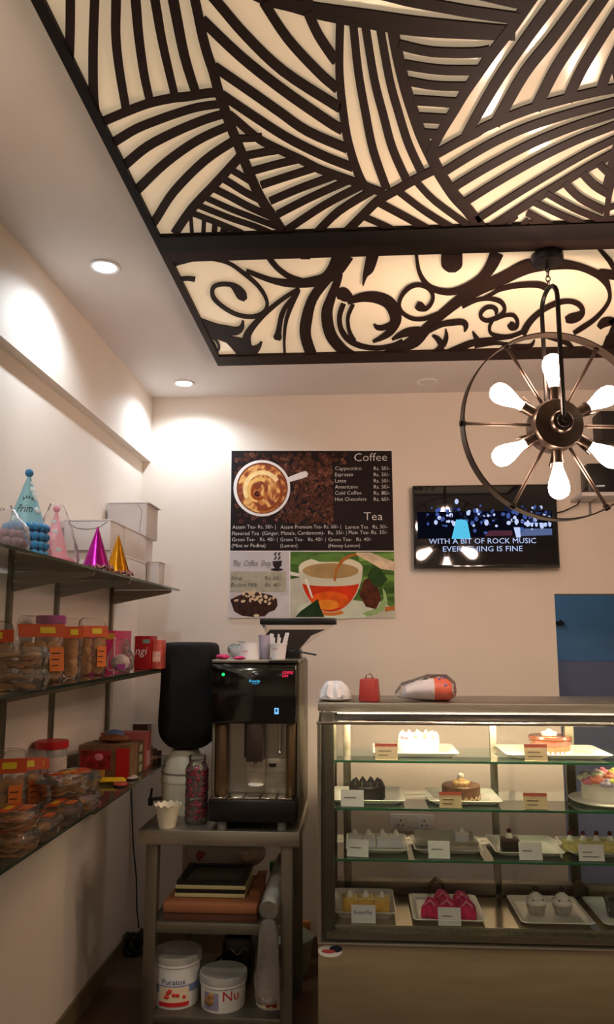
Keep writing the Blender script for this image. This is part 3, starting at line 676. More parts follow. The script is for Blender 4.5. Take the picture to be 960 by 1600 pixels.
# drip tray
MB().box(-hw+.0, hw-.012, -.035, .1, .03, zg-.004).build('drip_tray', K['blk'], cm, bevel=.012)
for k in range(5):
    a0 = -hw+.012+k*(2*hw-.036)/5; a1 = a0+(2*hw-.036)/5-.006
    MB().box(a0, a1, -.03, .07, zg-.006, zg).build('drip_grid', K['chrome'], cm, bevel=.002)
for x in (-hw+.05, hw-.07):
    for y in (.0, .36): MB().lathe([(0,0),(.018,0),(.018,.03),(0,.03)], 14, c=(x,y,0)).build('foot', K['gray'], cm)
for k in range(9): MB().box(hw-.001, hw+.001, .18, .3, zt_-.11-k*.016, zt_-.104-k*.016).build('vent_slot', K['blk'], cm)
MB().lathe([(0,0),(.006,0),(.006,.002),(0,.002)], 16).xf(Matrix.Translation((XAT(349,2.97,1.3)-xs,-.0125,cz(1054,2.97))) @ Matrix.Rotation(PI/2,4,'X')).build('green_lamp', emis('green_led', (40,230,120), 1.4), cm)
for s_, x0, x1, y, h, c in (('COFFEE',441,458,1053,4,(255,50,90)),('DAY',441.5,451,1058,4,(255,50,90)),('Ready',390,407,1066,4,(70,180,220)),('select',394,404,1069,2,(60,150,200))):
    X0, X1 = XAT(x0,2.97,1.3)-xs, XAT(x1,2.97,1.3)-xs
    text(s_, emis('display_glow', c, 1.5), cm, X1-X0, h/1200*2.97, (X0,-.0132,cz(y,2.97)))
bx = XAT(432,2.97,1.2)-xs; m = MB().box(bx-.008, bx+.008, -.0065, -.005, cz(1116,2.97), cz(1105,2.97)).build('cup_key', emis('blue_key', (120,190,255), 1.3), cm)
MB().box(bx-.003, bx+.003, -.0075, -.0065, cz(1113,2.97), cz(1108,2.97)).build('cup_mark', K['blk'], m)
# bean hopper behind
hy = .22; HY = 2.985+hy
def hx(px): return XAT(px, HY, 1.45)-xs
hz0, hz1, hz2, hz3 = cz(1028,HY), cz(1020,HY), cz(976,HY), cz(966,HY)
x0, x1, xa, xb = hx(409), hx(524), hx(437), hx(461)
def rect(xl, xr, y0, y1, z): return [(xl,y0,z),(xr,y0,z),(xr,y1,z),(xl,y1,z)]
hb = MB().loft([rect(xa,xb,hy,hy+.1,zt_), rect(xa-.005,xb,hy,hy+.1,hz1), rect(x0,x1,hy-.01,hy+.15,hz2)], cap=False).build('bean_hopper', clear('hopper_plastic', (.96,.94,.92), .06, 1.25, haze=.05, hrgb=(210,195,185), bump=0), cm)
m = MB().loft([rect(xa+.004,xb-.004,hy+.004,hy+.096,zt_+.002), rect(xa,xb+.01,hy+.003,hy+.1,hz1+.01), rect(x0+.012,x0+.2,hy+.004,hy+.13,hz1+.07), rect(x0+.035,x0+.26,hy+.004,hy+.13,hz2-.02)])
m.build('coffee_beans', mat('roast_beans', (24,14,11), .7, var=.4, scale=90, spec=.1), hb)
MB().box(x0-.006, x1+.004, hy-.016, hy+.156, hz2, hz3).build('hopper_lid', K['blk'], cm, bevel=.004)
MB().box(hx(452), hx(470), hy-.02, hy+.1, zt_, zt_+.035).build('hopper_collar', K['blk'], cm, bevel=.004)
MB().tube([(hx(462),hy-.005,cz(1017,HY)),(hx(495),hy-.02,cz(1023,HY))], .004, 6).build('hopper_slide', K['blk'], cm)

# ---- things standing on the machine
MT = MZ+zt_
def cup(name, label, px0, px1, Y, pytop, z0, mt, ratio=.75, group=None):
    xa, xb = XAT(px0,Y,z0+.05), XAT(px1,Y,z0+.05); r = (xb-xa)/2; h = ZAT(pytop,(xa+xb)/2,Y)-z0
    t = thing(name, label, 'cup', ((xa+xb)/2, Y, z0), 0, group)
    MB().lathe([(0,0),(r*ratio,0),(r,h),(r*1.04,h),(r*1.04,h-.004),(r*.97,h-.001),(r*ratio*.95,.003),(0,.003)], 24).build('body', mt, t)
    return t, r, h
t, r, h = cup('paper_cup', 'white paper cup full of wooden stirrers on the coffee machine', 422, 449, 3.06, 1005, MT, K['paper'])
wrapped('COFFEE', K['red'], t, .026, .006, r*.93, h*.6, -25, .2)
rb = random.Random(2)
for k in range(8):
    a = 2*PI*k/8; x, y = r*.75*math.cos(a), r*.75*math.sin(a)
    MB().tube([(x*.5,y*.5,.006),(x*1.15,y*1.15,h*1.0),(x*1.35+.004,y*1.3,h*1.48+rb.uniform(-.01,.012))], .0042, 5).build('stirrer', K['paper'], t)
t, r, h = cup('paper_cup', 'upturned white paper cup with red print on the coffee machine', 376, 402, 3.05, 1004, MT, K['paper'], 1.22)
for i, s_ in enumerate(('CAFE', 'DAY')): wrapped(s_, K['red'], t, .022, .008, r*1.13, h*(.42-.17*i), -15, -.12)
t, r, h = cup('paper_cup', 'lilac grey paper cup beside the stirrers on the coffee machine', 404, 424, 3.12, 992, MT, mat('lilac_paper', (176,166,184), .7))
x0 = XAT(355,3.12,1.4); x1 = XAT(392,3.12,1.4)
t = thing('napkin_pack', 'clear bag of napkins with green script on the coffee machine', 'napkins', ((x0+x1)/2, 3.13, MT))
m = MB().ball((0,0,.034), .5, 14, 8, ((x1-x0), .09, .068)); m.jitter(.004); m.build('film', K['film'], t)
MB().box(-.04, .04, -.02, .02, .008, .05).build('napkins', K['paper'], t, bevel=.006)
text('Origami', mat('teal_ink', (30,120,110), .6), t, .07, .016, (-.035, -.047, .036), rot=(R(70),R(-18),0))
t = thing('sugar_sachet', 'crumpled crimson sachet lying on the coffee machine', 'sachet', (XAT(348,3.03,1.36), 3.03, MT))
MB().ball((0,0,.010), .5, 12, 6, (.055,.05,.019)).jitter(.003).build('wrapper', K['mag'], t)
t = thing('sugar_sachet', 'crimson sachet lying in front of the upturned cup', 'sachet', (XAT(374,2.995,1.36), 2.998, MT))
MB().ball((0,0,.007), .5, 12, 6, (.05,.028,.013)).jitter(.002).build('wrapper', K['mag'], t)

# ---- water dispenser with covered bottle, jar, cup
DY = 3.27; dx = (XAT(253,DY,.9)+XAT(326,DY,.9))/2; dr = (XAT(326,DY,.9)-XAT(253,DY,.9))/2
zs = ZAT(1192, dx, DY); zk = ZAT(1168, dx, DY)
t = thing('water_dispenser', 'cream pot water dispenser with a black lever tap on the steel table', 'water dispenser', (dx, DY, TZ))
cr = mat('cream_plastic', (214,204,178), .4)
MB().lathe([(0,0),(dr*.96,0),(dr*.98,.01),(dr*.98,zs-TZ-.07),(dr*1.0,zs-TZ-.068),(dr*1.0,zs-TZ-.058),(dr*.98,zs-TZ-.055),(dr*.97,zs-TZ-.02),(dr*.8,zs-TZ+.018),(dr*.55,zk-TZ-.005),(0,zk-TZ)], 36).build('pot', cr, t)
MB().lathe([(dr*.99,.155),(dr*1.0,.155),(dr*1.0,.16),(dr*.99,.16)], 36, cap=False).build('seam', K['gray'], t)
ty = -dr*.55; txx = -dr*.84; tz_ = ZAT(1247, dx-dr, DY-.05)-TZ
tp = MB().tube([(txx,ty,tz_),(txx-.045,ty-.02,tz_)], .007, 8).build('tap', K['blk'], t)
MB().tube([(txx-.04,ty-.018,tz_-.024),(txx-.042,ty-.018,tz_+.006)], .010, 8).build('tap_nose', K['blk'], tp)
MB().tube([(txx-.042,ty-.018,tz_),(txx-.036,ty-.018,tz_+.042)], .005, 8).build('tap_lever', K['blk'], tp)
Yc = DY; xa, xb = XAT(250.5,Yc,1.2), XAT(342,Yc,1.2); cxm = (xa+xb)/2; rx = (xb-xa)/2
z1 = ZAT(1003, cxm, Yc); z0 = zk
prof = []
for u, k in ((0,.5),(.02,.62),(.06,.78),(.12,.93),(.2,1.0),(.35,1.0),(.55,.98),(.75,.96),(.92,.955),(.97,.93),(.995,.85),(1.0,.5)):
    z = z0+(z1-z0)*u; ring = []
    for i in range(40):
        a = 2*PI*i/40; c, s_ = math.cos(a), math.sin(a)
        e = 2/3.2; px_ = math.copysign(abs(c)**e, c); py_ = math.copysign(abs(s_)**e, s_)
        wob = 1+.012*math.sin(5*a+u*9)+.01*math.sin(11*a-u*5)
        lean = .006*math.sin(u*3)
        ring.append((px_*rx*k*wob+lean, py_*rx*.95*k*wob, z-z0))
    prof.append(ring)
t = thing('water_bottle', 'upturned water bottle under a black cloth cover on the dispenser', 'water bottle', (cxm, Yc, z0))
MB().loft(prof).build('cloth_cover', mat('black_cloth', (16,15,15), .9, bump=.25, bscale=14), t, sub=1)
JY = 3.07; jx = (XAT(290,JY,.85)+XAT(325,JY,.85))/2; jr = (XAT(325,JY,.85)-XAT(290,JY,.85))/2; jz = ZAT(1180, jx, JY)-TZ
t = thing('candy_jar', 'tall clear ribbed jar of dark red sweets between dispenser and coffee machine', 'jar', (jx, JY, TZ))
pr = [(0,0),(jr*.9,0)]+[(jr*(1+.035*math.sin(k*1.9)), .01+k*(jz-.06)/24) for k in range(25)]+[(jr*.8,jz-.03),(jr*.7,jz-.02),(jr*.7,jz-.018)]
MB().lathe(pr, 28, cap=False).build('jar_body', K['pet'], t)
MB().lathe([(0,jz-.02),(jr*.76,jz-.02),(jr*.76,jz),(0,jz)], 28).build('lid', K['pet'], t)
cn = MB().ball((0,0,0), .011, 8, 5).build('sweet', mat('red_sweet', (124,20,44), .3, var=.4, scale=60), t)
rb = random.Random(4); cn.location = (0,0,.014)
for k in range(150):
    a = rb.uniform(0,2*PI); q = jr*(.80 if k < 120 else .4)
    copyof(cn, t, (q*math.cos(a), q*math.sin(a), .014+(jz-.06)*rb.random()), scale=(1,1,rb.uniform(.7,1.1)))
KY = 3.0; kx = (XAT(241,KY,.78)+XAT(283,KY,.78))/2; kr = (XAT(283,KY,.78)-XAT(241,KY,.78))/2; kh = ZAT(1256, kx, KY)-TZ
t = thing('drinking_cup', 'cream cup with a wavy flared rim under the dispenser tap', 'cup', (kx, KY, TZ))
rings = []
for u, k in ((0,.0),(0,.60),(.1,.64),(.6,.78),(.85,.88),(1.0,1.0),(1.0,.95),(.6,.72),(.06,.58),(.06,0)):
    rings.append([(max(k,.001)*kr*math.cos(2*PI*i/48), max(k,.001)*kr*math.sin(2*PI*i/48), u*kh+(.004*math.cos(2*PI*i/48*12) if u > .9 else 0)) for i in range(48)])
MB().loft(rings).build('body', cr, t)

# ---- things on the table's middle shelf
bx0, bx1 = XAT(253,2.99,.45), XAT(404,2.99,.45)
t = thing('cardboard_box', 'flat open brown cardboard box on the table middle shelf', 'box', ((bx0+bx1)/2, 2.985, TS1))
hw = (bx1-bx0)/2; bh = ZAT(1410, bx0, 2.985)-TS1
MB().box(-hw+.006, hw-.004, .006, .34, 0, .028).build('tray', mat('brown_carton_dark', (84,46,28), .8), t, bevel=.004)
m = MB().prism([(-hw+.012,.36),(-hw,.04),(-hw+.004,0),(hw-.004,0),(hw,.04),(hw-.012,.36)], .028, .062); m.build('lid', K['kraft'], t, bevel=.008)
MB().box(hw-.05, hw-.012, .12, .4, .062, .068).build('flap', K['kraft'], t)
fz = TS1+.064
for i, (lb) in enumerate(('lower of two black framed trays stacked on the brown box', 'upper of two black framed trays stacked on the brown box')):
    fx0, fx1 = XAT(273,3.05,.5), XAT(383,3.05,.5); hw2 = (fx1-fx0)/2
    t = thing('framed_tray', lb, 'tray', ((fx0+fx1)/2+.002*i, 3.05+.004*i, fz+i*.0275))
    MB().box(-hw2, hw2, 0, .24, 0, .014).build('cream_base', mat('cream_edge', (190,180,128), .6), t, bevel=.002)
    fr = MB().box(-hw2+.003, hw2-.003, .003, .03, .014, .027).box(-hw2+.003, hw2-.003, .21, .237, .014, .027).box(-hw2+.003, -hw2+.03, .03, .21, .014, .027).box(hw2-.03, hw2-.003, .03, .21, .014, .027)
    fr.build('black_frame', K['blk'], t)
    MB().box(-hw2+.03, hw2-.03, .03, .21, .014, .019).build('grey_panel', mat('grey_panel', (96,92,80), .4, var=.1, scale=12), t)
px_ = (XAT(285,3.32,.6)+XAT(415,3.32,.6))/2
t = thing('plastic_bag', 'crumpled clear printed bag behind the framed trays', 'bag', (px_, 3.375, TS1+.064))
m = MB().ball((0,0,.078), .5, 18, 9, (.35,.13,.155)); m.jitter(.008); m.build('film', K['milky'], t, sub=1)
MB().ball((-.08,-.01,.08), .5, 12, 7, (.12,.09,.08)).jitter(.004).build('red_contents', mat('plum_print', (126,44,50), .6), t)
MB().ball((.07,-.01,.08), .5, 12, 7, (.16,.09,.09)).jitter(.004).build('pale_contents', mat('pale_wrap', (200,178,160), .6, var=.2), t)
# ---- green-capped bottle, cup sleeve
gx = XAT(430,3.3,.55)
t = thing('plastic_bottle', 'clear plastic bottle with a green cap on the table middle shelf', 'bottle', (gx, 3.33, TS1))
gz = ZAT(1346, gx, 3.33)-TS1
MB().lathe([(0,0),(.035,0),(.037,.01),(.037,gz-.13),(.034,gz-.09),(.018,gz-.045),(.014,gz-.04),(.014,gz-.03)], 24).build('body', K['milky'], t)
MB().lathe([(0,gz-.045),(.024,gz-.045),(.026,gz-.03),(.026,gz-.006),(.02,gz),(0,gz)], 20).build('cap', K['green'], t)
pe = Vector((XAT(420,2.93,.42), 2.93, ZAT(1422, XAT(420,2.93,.42), 2.93))); pb = pe+Vector((.03,.3,.085))
t = thing('cup_sleeve', 'long clear sleeve of stacked cups poking out past the table shelf', 'cup sleeve', pe)
MB().tube([(0,0,0), tuple((pb-pe)*.5), tuple(pb-pe)], [.034,.036,.036], 20).build('cups', mat('frosted_cup', (168,164,152), .5, var=.06), t)
MB().tube([(0,-.002,0), tuple((pb-pe)*1.02)], .0375, 20).build('film', K['film'], t)
m = MB().loft([[(px*w_, -.01+py*.028, z) for px,py in ((-1,-1),(-.3,-1.3),(.4,-1),(1,-.7),(1,.6),(.2,1.2),(-.6,.9),(-1,.4))] for w_, z in ((.034,-.02),(.038,-.09),(.042,-.17),(.046,-.25),(.05,-.31))])
m.jitter(.003).build('hanging_bag', clear('dusty_film', (.82,.8,.77), .2, 1.42, haze=.35, hrgb=(150,144,136), bump=.5, bscale=25), t, sub=1)

# ---- tubs on the bottom shelf
def tub(label, px0, px1, Y, pytop, kind):
    xa, xb = XAT(px0,Y,TS2+.1), XAT(px1,Y,TS2+.1); r = (xb-xa)/2; h = ZAT(pytop,(xa+xb)/2,Y)-TS2
    t = thing('ingredient_tub', label, 'tub', ((xa+xb)/2, Y, TS2))
    MB().lathe([(0,0),(r*.9,0),(r*.92,.006),(r*.95,h-.045),(r,h-.04),(r,h-.03),(r*.96,h-.028),(r*.96,h-.02)], 36).build('pail', K['white'], t)
    MB().lathe([(0,h-.012),(r*.8,h-.012),(r*.86,h-.008),(r*1.0,h-.008),(r*1.02,h-.02),(r*1.02,h-.03),(r*.9,h-.03),(0,h-.02)], 36).build('lid', mat('tub_lid', (170,168,160), .5), t)
    def lab(a0, a1, z0, z1, mt, nm, rr=.955, q=0):
        n = 18; m = MB(); vs = []
        for i in range(n+1):
            a = R(a0+(a1-a0)*i/n); k = r*rr+.0006+q
            vs += [(k*math.sin(a), -k*math.cos(a), z0), (k*math.sin(a), -k*math.cos(a), z1)]
        m.add(vs, [(2*i,2*i+2,2*i+3,2*i+1) for i in range(n)]); return m.build(nm, mt, t)
    return t, r, h, lab
t, r, h, lab = tub('tall white tub with blue band and red fruit label on the bottom shelf', 240, 314, 3.10, 1480, 0)
lab(-80,80,h*.30,h*.44,mat('blue_band',(110,126,170),.5),'label_band',.94)
lab(-34,44,h*.06,h*.42,mat('cream_label',(224,204,170),.5),'label',.94,.0006)
lab(-34,44,h*.06,h*.14,K['red'],'label_foot',.94,.0012)
m = MB(); rb = random.Random(8)
for k in range(9):
    a = R(rb.uniform(-14,30)); z = h*rb.uniform(.2,.36); m.ball((r*.955*math.sin(a), -r*.955*math.cos(a), z), .009, 8, 5, (1,.3,.8))
m.build('fruit_print', mat('strawberry_red', (206,62,40), .5), t)
wrapped('Puratos', mat('blue_ink', (40,44,110), .6), t, r*.95, .019, r*.95, h*.47, 4)
t, r, h, lab = tub('short white tub with purple cake picture label on the bottom shelf', 313, 386, 3.08, 1512, 1)
lab(-46,-2,h*.08,h*.55,mat('lilac_label',(150,140,170),.5,var=.2),'label',.94)
m = MB().ball((-r*.38,-r*.86,h*.34), .022, 10, 6, (1,.3,.8)).ball((-r*.36,-r*.9,h*.46), .013, 8, 5, (1,.3,1)); m.build('cake_print', mat('cake_print', (150,110,60), .6, var=.4, scale=60), t)
wrapped('Nu', K['red'], t, r*.7, .034, r*.945, h*.34, 30)
t, r, h, lab = tub('white tub with red berry label behind the hanging plastic sleeve', 398, 458, 3.10, 1520, 2)
lab(-50,30,h*.06,h*.5,mat('berry_label',(214,196,160),.5),'label',.94)
m = MB(); rb = random.Random(6)
for k in range(10):
    a = R(rb.uniform(-40,20)); m.ball((r*.95*math.sin(a), -r*.95*math.cos(a), h*rb.uniform(.12,.4)), .011, 8, 5, (1,.3,.8))
m.build('berry_print', mat('berry_red', (160,30,24), .5), t)
# black mixer behind the tubs and power lead
t = thing('hand_mixer', 'black motor block standing behind the tubs on the bottom shelf', 'appliance', (XAT(374,3.30,.25), 3.30, TS2))
MB().box(-.06,.06,-.06,.06,0,.17).build('motor_housing', K['blk'], t, bevel=.02)
MB().lathe([(0,.17),(.045,.17),(.05,.2),(.045,.235),(0,.24)], 24).build('jar_base', K['blk'], t)
MB().tube([(-.05,-.02,.1),(-.1,-.02,.06),(-.14,.0,.03),(-.2,.02,.014)], .005, 6).build('power_lead', K['cable'], t)
MB().tube([(-.045+.01*k,-.062,.12+.012*math.sin(k)) for k in range(10)], .003, 6).build('lead_loop', K['chrome'], t)
# wooden board and grey bin between table and case
wx0, wx1 = XAT(465,3.74,.3), XAT(485,3.74,.3)
o = MB().box(wx0, wx1, 3.745, 3.775, 0, ZAT(1440, wx0, 3.745)).build('wooden_board', K['wood'], bevel=.002)
tag(o, 'narrow orange wooden board leaning on the back wall beside the table', 'board')
t = thing('lidded_bin', 'grey green round bin on the floor behind the steel table', 'bin', (XAT(452,3.6,.2), 3.62, 0))
bz = ZAT(1453, t.location.x, 3.6)
gb = mat('grey_green_plastic', (120,122,100), .5)
MB().lathe([(0,0),(.085,0),(.09,.01),(.1,bz-.05),(.104,bz-.05),(.104,bz-.04),(.1,bz-.04)], 32).build('body', gb, t)
MB().lathe([(0,bz),(.06,bz),(.09,bz-.02),(.107,bz-.03),(.107,bz-.045),(0,bz-.035)], 32).build('lid', gb, t)
# ================================================================== DISPLAY CASE
CX0 = -.139; CX1 = 1.42; CY0 = 2.80; CY1 = 3.25
SH = (1.008, .846, .676); DK = .457
case = thing('display_case', 'stainless steel and glass cake display case with lit shelves', 'display case', (CX0, CY0, 0))
W = CX1-CX0; D = CY1-CY0
def cx(px, Y, z): return XAT(px, Y, z)-CX0
zb_ = onY(496, 1472, CY0).z; zt1 = onY(700, 1131, CY0).z; zs0, zs1 = onY(600,1112,2.90).z, onY(600,1098.5,2.90).z
MB().box(0, W, .015, D, .08, zb_-.008).build('plinth', mat('plinth_steel', (160,146,116), .48, .7, var=.1, scale=3, stretch=(1,1,8)), case, bevel=.004)
for x in (.06, W-.06):
    for y in (.06, D-.06): MB().lathe([(0,0),(.02,0),(.02,.08),(0,.08)], 14, c=(x,y,0)).build('foot', K['blk'], case)
MB().box(0, W, 0, .045, zb_-.010, zb_).build('front_rail', K['steel'], case, bevel=.003)
MB().box(.04, W-.04, .05, D-.04, DK-.02, DK).build('deck', mat('deck_steel', (196,186,166), .16, .9), case)
MB().box(.03, W-.03, .012, .05, DK-.03, DK-.008).build('vent_channel', K['steeld'], case)
bar = MB().box(0, .0035, .015, .048, DK-.008, DK-.004).build('vent_slat', K['steeld'], case); bar.location = (.05,0,0)
for k in range(1, 150):
    c = copyof(bar, case, (.05+k*.0096, 0, 0))
MB().box(.03, W-.03, .046, .052, DK-.02, DK+.004).build('deck_lip', K['steel'], case)
# side frames, top slab, front tube, glass
for x0, x1, nm in ((0,.012,'a'),(W-.012,W,'b')):
    MB().box(x0, x1, .0, .012, zb_, zt1).build('glass_edge_strip', K['steel'], case)
dk_ = mat('dark_post', (96,94,80), .4, .7)
for x0 in (.012, W-.058):
    MB().box(x0, x0+.046, .035, .075, zb_, zs0).build('front_post', dk_, case, bevel=.002)
    MB().box(x0, x0+.046, D-.045, D, zb_, zs0).build('back_post', dk_, case, bevel=.002)
for x0 in (.004, W-.008):
    MB().box(x0, x0+.004, .075, D-.045, zb_, zs0).build('side_glass', K['glass'], case)
MB().box(-.002, W+.002, .10, D+.01, zs0, zs1).build('top_slab', K['steel'], case, bevel=.003)
MB().tube([(-.002,.004,zt1),(W+.002,.004,zt1)], .006, 10).build('front_tube', K['chrome'], case)
MB().box(.004, W-.004, -.001, .004, zb_, zt1).build('front_glass', K['glass'], case)
MB().loft([[(x,.004,zt1+.006),(x,.008,zt1+.006),(x,.10,zs0-.002),(x,.096,zs0-.002)] for x in (.004, W-.004)]).build('sloping_glass', K['glass'], case)
# light under the slab
MB().box(.05, W-.05, .1, .14, zs0-.0035, zs0-.0005).build('light_fitting', K['white'], case)
MB().tube([(.07,.108,zs0-.013),(W-.07,.108,zs0-.013)], .008, 10).build('light_tube', emis('case_tube_glow', (255,228,184), CASE_L), case)
# shelves
for z in SH:
    o = MB().box(.054, W-.056, .05, .385, z-.007, z).build('glass_shelf', K['shelf'], case)
    MB().box(.054, W-.056, .0475, .0502, z-.0072, z+.0002).build('polished_edge', K['gedge'], o)
for x0 in (cx(769,3.2,.8), ):
    MB().box(x0, x0+.026, D-.06, D-.035, DK, zs0).build('door_stile', K['steel'], case, bevel=.002)
MB().box(cx(537,3.2,.8), cx(549,3.2,.8), D-.06, D-.03, DK, zs0).build('door_stile', K['steel'], case, bevel=.002)
MB().box(cx(890,3.2,.8), cx(904,3.2,.8), D-.04, D-.015, DK, zs0).build('door_stile', dk_, case, bevel=.002)
MB().box(.05, W-.05, D-.06, D-.01, onY(700,1396,3.2).z, onY(700,1378,3.2).z).build('door_rail', K['steeld'], case, bevel=.002)
MB().box(.05, W-.05, D-.06, D-.01, zs0-.03, zs0).build('door_rail', K['steel'], case, bevel=.002)
MB().box(.05, .76, D-.042, D-.038, DK, zs0-.03).build('sliding_door_glass', K['glass'], case)
MB().box(.74, W-.05, D-.028, D-.024, DK, zs0-.03).build('sliding_door_glass', K['glass'], case)
# maker's oval badge
bx_ = cx(516, 2.815, .43); bz_ = ZAT(1486, CX0+bx_, 2.815)
for nm, rx_, rz_, dx, dz, mt, y in (('badge', .041,.020,0,0,K['wink'],.0148),('badge_blue', .022,.011,.02,.007,mat('navy_ink',(28,34,62),.4),.0144),('badge_red', .024,.006,-.006,-.001,mat('badge_red',(190,70,70),.5),.0141)):
    n = 28; v = [(bx_+dx+rx_*math.cos(2*PI*i/n), y, bz_+dz+rz_*math.sin(2*PI*i/n)) for i in range(n)]
    MB().add(v, [tuple(range(n))]).build(nm, mt, case, smooth=False)
# socket on the wall, seen through the case
p0, p1 = onY(610,1287,YB), onY(678,1273,YB)
t = thing('wall_socket', 'white double wall socket on the back wall behind the display case', 'socket', ((p0.x+p1.x)/2, YB, p0.z-.03))
hw = (p1.x-p0.x)/2; hz = .075
MB().box(-hw, hw, -.012, 0, 0, hz).build('plate', K['white'], t, bevel=.003)
for x in (-hw*.52, hw*.55):
    MB().box(x-.03, x+.03, -.015, -.012, .012, hz-.012).build('outlet', K['white'], t, bevel=.002)
    for dx, dz in ((0,.048),(-.011,.028),(.011,.028)): MB().lathe([(0,0),(.004,0),(.004,.001),(0,.001)], 8).xf(Matrix.Translation((x+dx,-.0152,dz)) @ Matrix.Rotation(PI/2,4,'X')).build('pin_hole', K['ink'], t)
MB().box(-.02, .02, -.017, -.012, .02, hz-.02).build('switch', K['white'], t, bevel=.002)

# ---- trays, cakes, cards
def tray(label, px0, px1, Y, z, d, rotz=0, name='cake_tray', group=None, lift=0, hgt=.014):
    x0, x1 = XAT(px0,Y,z), XAT(px1,Y,z); w_ = (x1-x0)/2
    t = thing(name, label, 'tray', ((x0+x1)/2, Y, z+.0005), rotz, group)
    def sq(a, b, zz, c=.012):
        return [(-a+c,-b,zz),(a-c,-b,zz),(a,-b+c,zz),(a,b-c,zz),(a-c,b,zz),(-a+c,b,zz),(-a,b-c,zz),(-a,-b+c,zz)]
    b = d/2
    MB().loft([sq(w_*.82,b*.8,0), sq(w_*.97,b*.96,hgt), sq(w_,b,hgt+.003), sq(w_*.97,b*.96,hgt+.004), sq(w_*.84,b*.82,.004), sq(w_*.82,b*.8,.003)]).build('dish', K['porc'], t)
    return t, (x0+x1)/2, z+.0045
def card(label, px0, px1, py0, py1, z, Y, mt=None, head=None, tilt=-12, lines=2, rotz=0, word=None):
    x0, x1 = XAT(px0,Y,z), XAT(px1,Y,z); h = ZAT(py0,(x0+x1)/2,Y)-ZAT(py1,(x0+x1)/2,Y)
    t = thing('price_card', label, 'card', ((x0+x1)/2, Y, z+.001), rot=(R(tilt),0,R(rotz)))
    w_ = (x1-x0)/2
    MB().box(-w_, w_, 0, .0012, .0012, h).build('card', mt or K['paper'], t)
    # the folded foot behind
    MB().loft([[(x,.0014,.0),(x,.0024,.001),(x,.02,.0018+.02*math.tan(R(-tilt))*0),(x,.02,.0008)] for x in (-w_,w_)]).build('foot', mt or K['paper'], t)
    if head: MB().box(-w_, w_, -.0004, 0, h*.8, h).build('header', head, t)
    rb = random.Random(int(px0))
    for k in range(lines):
        a = -w_*.7; zz = h*(.52-.26*k)
        MB().box(a, a+w_*rb.uniform(.8,1.3), -.0004, 0, zz-.0012, zz+.0012).build('writing', K['ink'], t)
    if word: text(word, mat('blue_pen', (40,70,140), .6), t, w_*1.5, .012, (-w_*.75,-.0006,h*.5))
    return t
tan_ = mat('tan_card', (206,186,150), .7); rhead = mat('red_card_head', (166,74,58), .6)
# top shelf
z = SH[0]
t, X, zz = tray('white tray under the pink rose cake on the top glass shelf', 583, 712, 3.04, z, .26)
t = thing('iced_cake', 'white iced cake with pink and peach roses on the top shelf', 'cake', (XAT(655,3.06,z), 3.06, zz))
MB().lathe([(0,0),(.075,0),(.078,.006),(.078,.045),(.074,.05),(0,.05)], 36).build('sponge', K['cream'], t)
rb = random.Random(12)
def rose(parent, c, r, mt):
    m = MB(); m.ball(c, r*.5, 8, 5)
    for k in range(7):
        a = 2*PI*k/7; m.ball((c[0]+r*.6*math.cos(a), c[1]+r*.6*math.sin(a), c[2]-r*.15), r*.42, 7, 5, (1,1,.8))
    return m.build('rose', mt, parent)
for x, y, r_, mt in ((-.045,-.03,.028,K['pinkc']),(.035,-.04,.022,mat('peach_cream',(240,160,130),.6)),(0,.02,.024,K['cream']),(.05,.02,.02,K['cream']),(-.03,.04,.02,K['pinkc'])):
    rose(t, (x,y,.062), r_, mt)
for k in range(12):
    a = 2*PI*k/12; m = MB().lathe([(0,0),(.012,0),(.009,.01),(.002,.022),(0,.023)], 8, c=(.066*math.cos(a),.066*math.sin(a),.05)); m.build('piping', K['cream'], t)
card('tan price card with red header before the pink rose cake', 586.5, 622, 1157, 1182, z, 2.87, tan_, rhead)
t, X, zz = tray('white tray under the glazed chocolate cake on the top glass shelf', 782, 943, 3.03, z, .27)
t = thing('chocolate_cake', 'glossy chocolate cake with a cream flower on the top shelf', 'cake', (XAT(861,3.05,z), 3.05, zz))
MB().lathe([(0,0),(.07,0),(.072,.005),(.072,.03),(0,.03)], 36).build('sponge', mat('mocha_sponge', (132,92,60), .7, var=.2, scale=60), t)
MB().lathe([(0,.03),(.073,.03),(.076,.034),(.076,.052),(.08,.056),(.078,.062),(0,.064)], 36).build('glaze', mat('choc_glaze', (104,54,34), .2, coat=.5), t)
for k in range(26):
    a = 2*PI*k/26; MB().ball((.074*math.cos(a),.074*math.sin(a),.006), .006, 6, 4).build('piped_bead', K['cream'], t)
rose(t, (-.005,-.01,.074), .03, mat('beige_cream', (232,206,180), .6))
card('tan price card with red header before the glazed chocolate cake', 821, 857, 1161, 1187, z, 2.87, tan_, rhead)
# second shelf
z = SH[1]
t, X, zz = tray('white tray under the dark chocolate cake on the second glass shelf', 519, 631, 3.02, z, .26)
t = thing('dark_chocolate_cake', 'nearly black chocolate cake with little peaks on the second shelf', 'cake', (XAT(574,3.0,z), 3.0, zz))
MB().lathe([(0,0),(.066,0),(.067,.004),(.067,.045),(.062,.05),(0,.05)], 36).build('sponge', K['dchoc'], t)
for k in range(10):
    a = 2*PI*k/10; MB().lathe([(0,0),(.014,0),(.01,.009),(.002,.02),(0,.02)], 8, c=(.05*math.cos(a),.05*math.sin(a),.049)).build('peak', K['dchoc'], t)
card('plain white card before the dark chocolate cake', 533, 569, 1231, 1257, z, 2.865, None, None, lines=1)
t, X, zz = tray('white tray under the swirled chocolate cake on the second glass shelf', 667, 778, 3.02, z, .25, 0)
t = thing('swirled_cake', 'brown cake with cream swirls and a caramel flower on the second shelf', 'cake', (XAT(721,3.0,z), 3.0, zz))
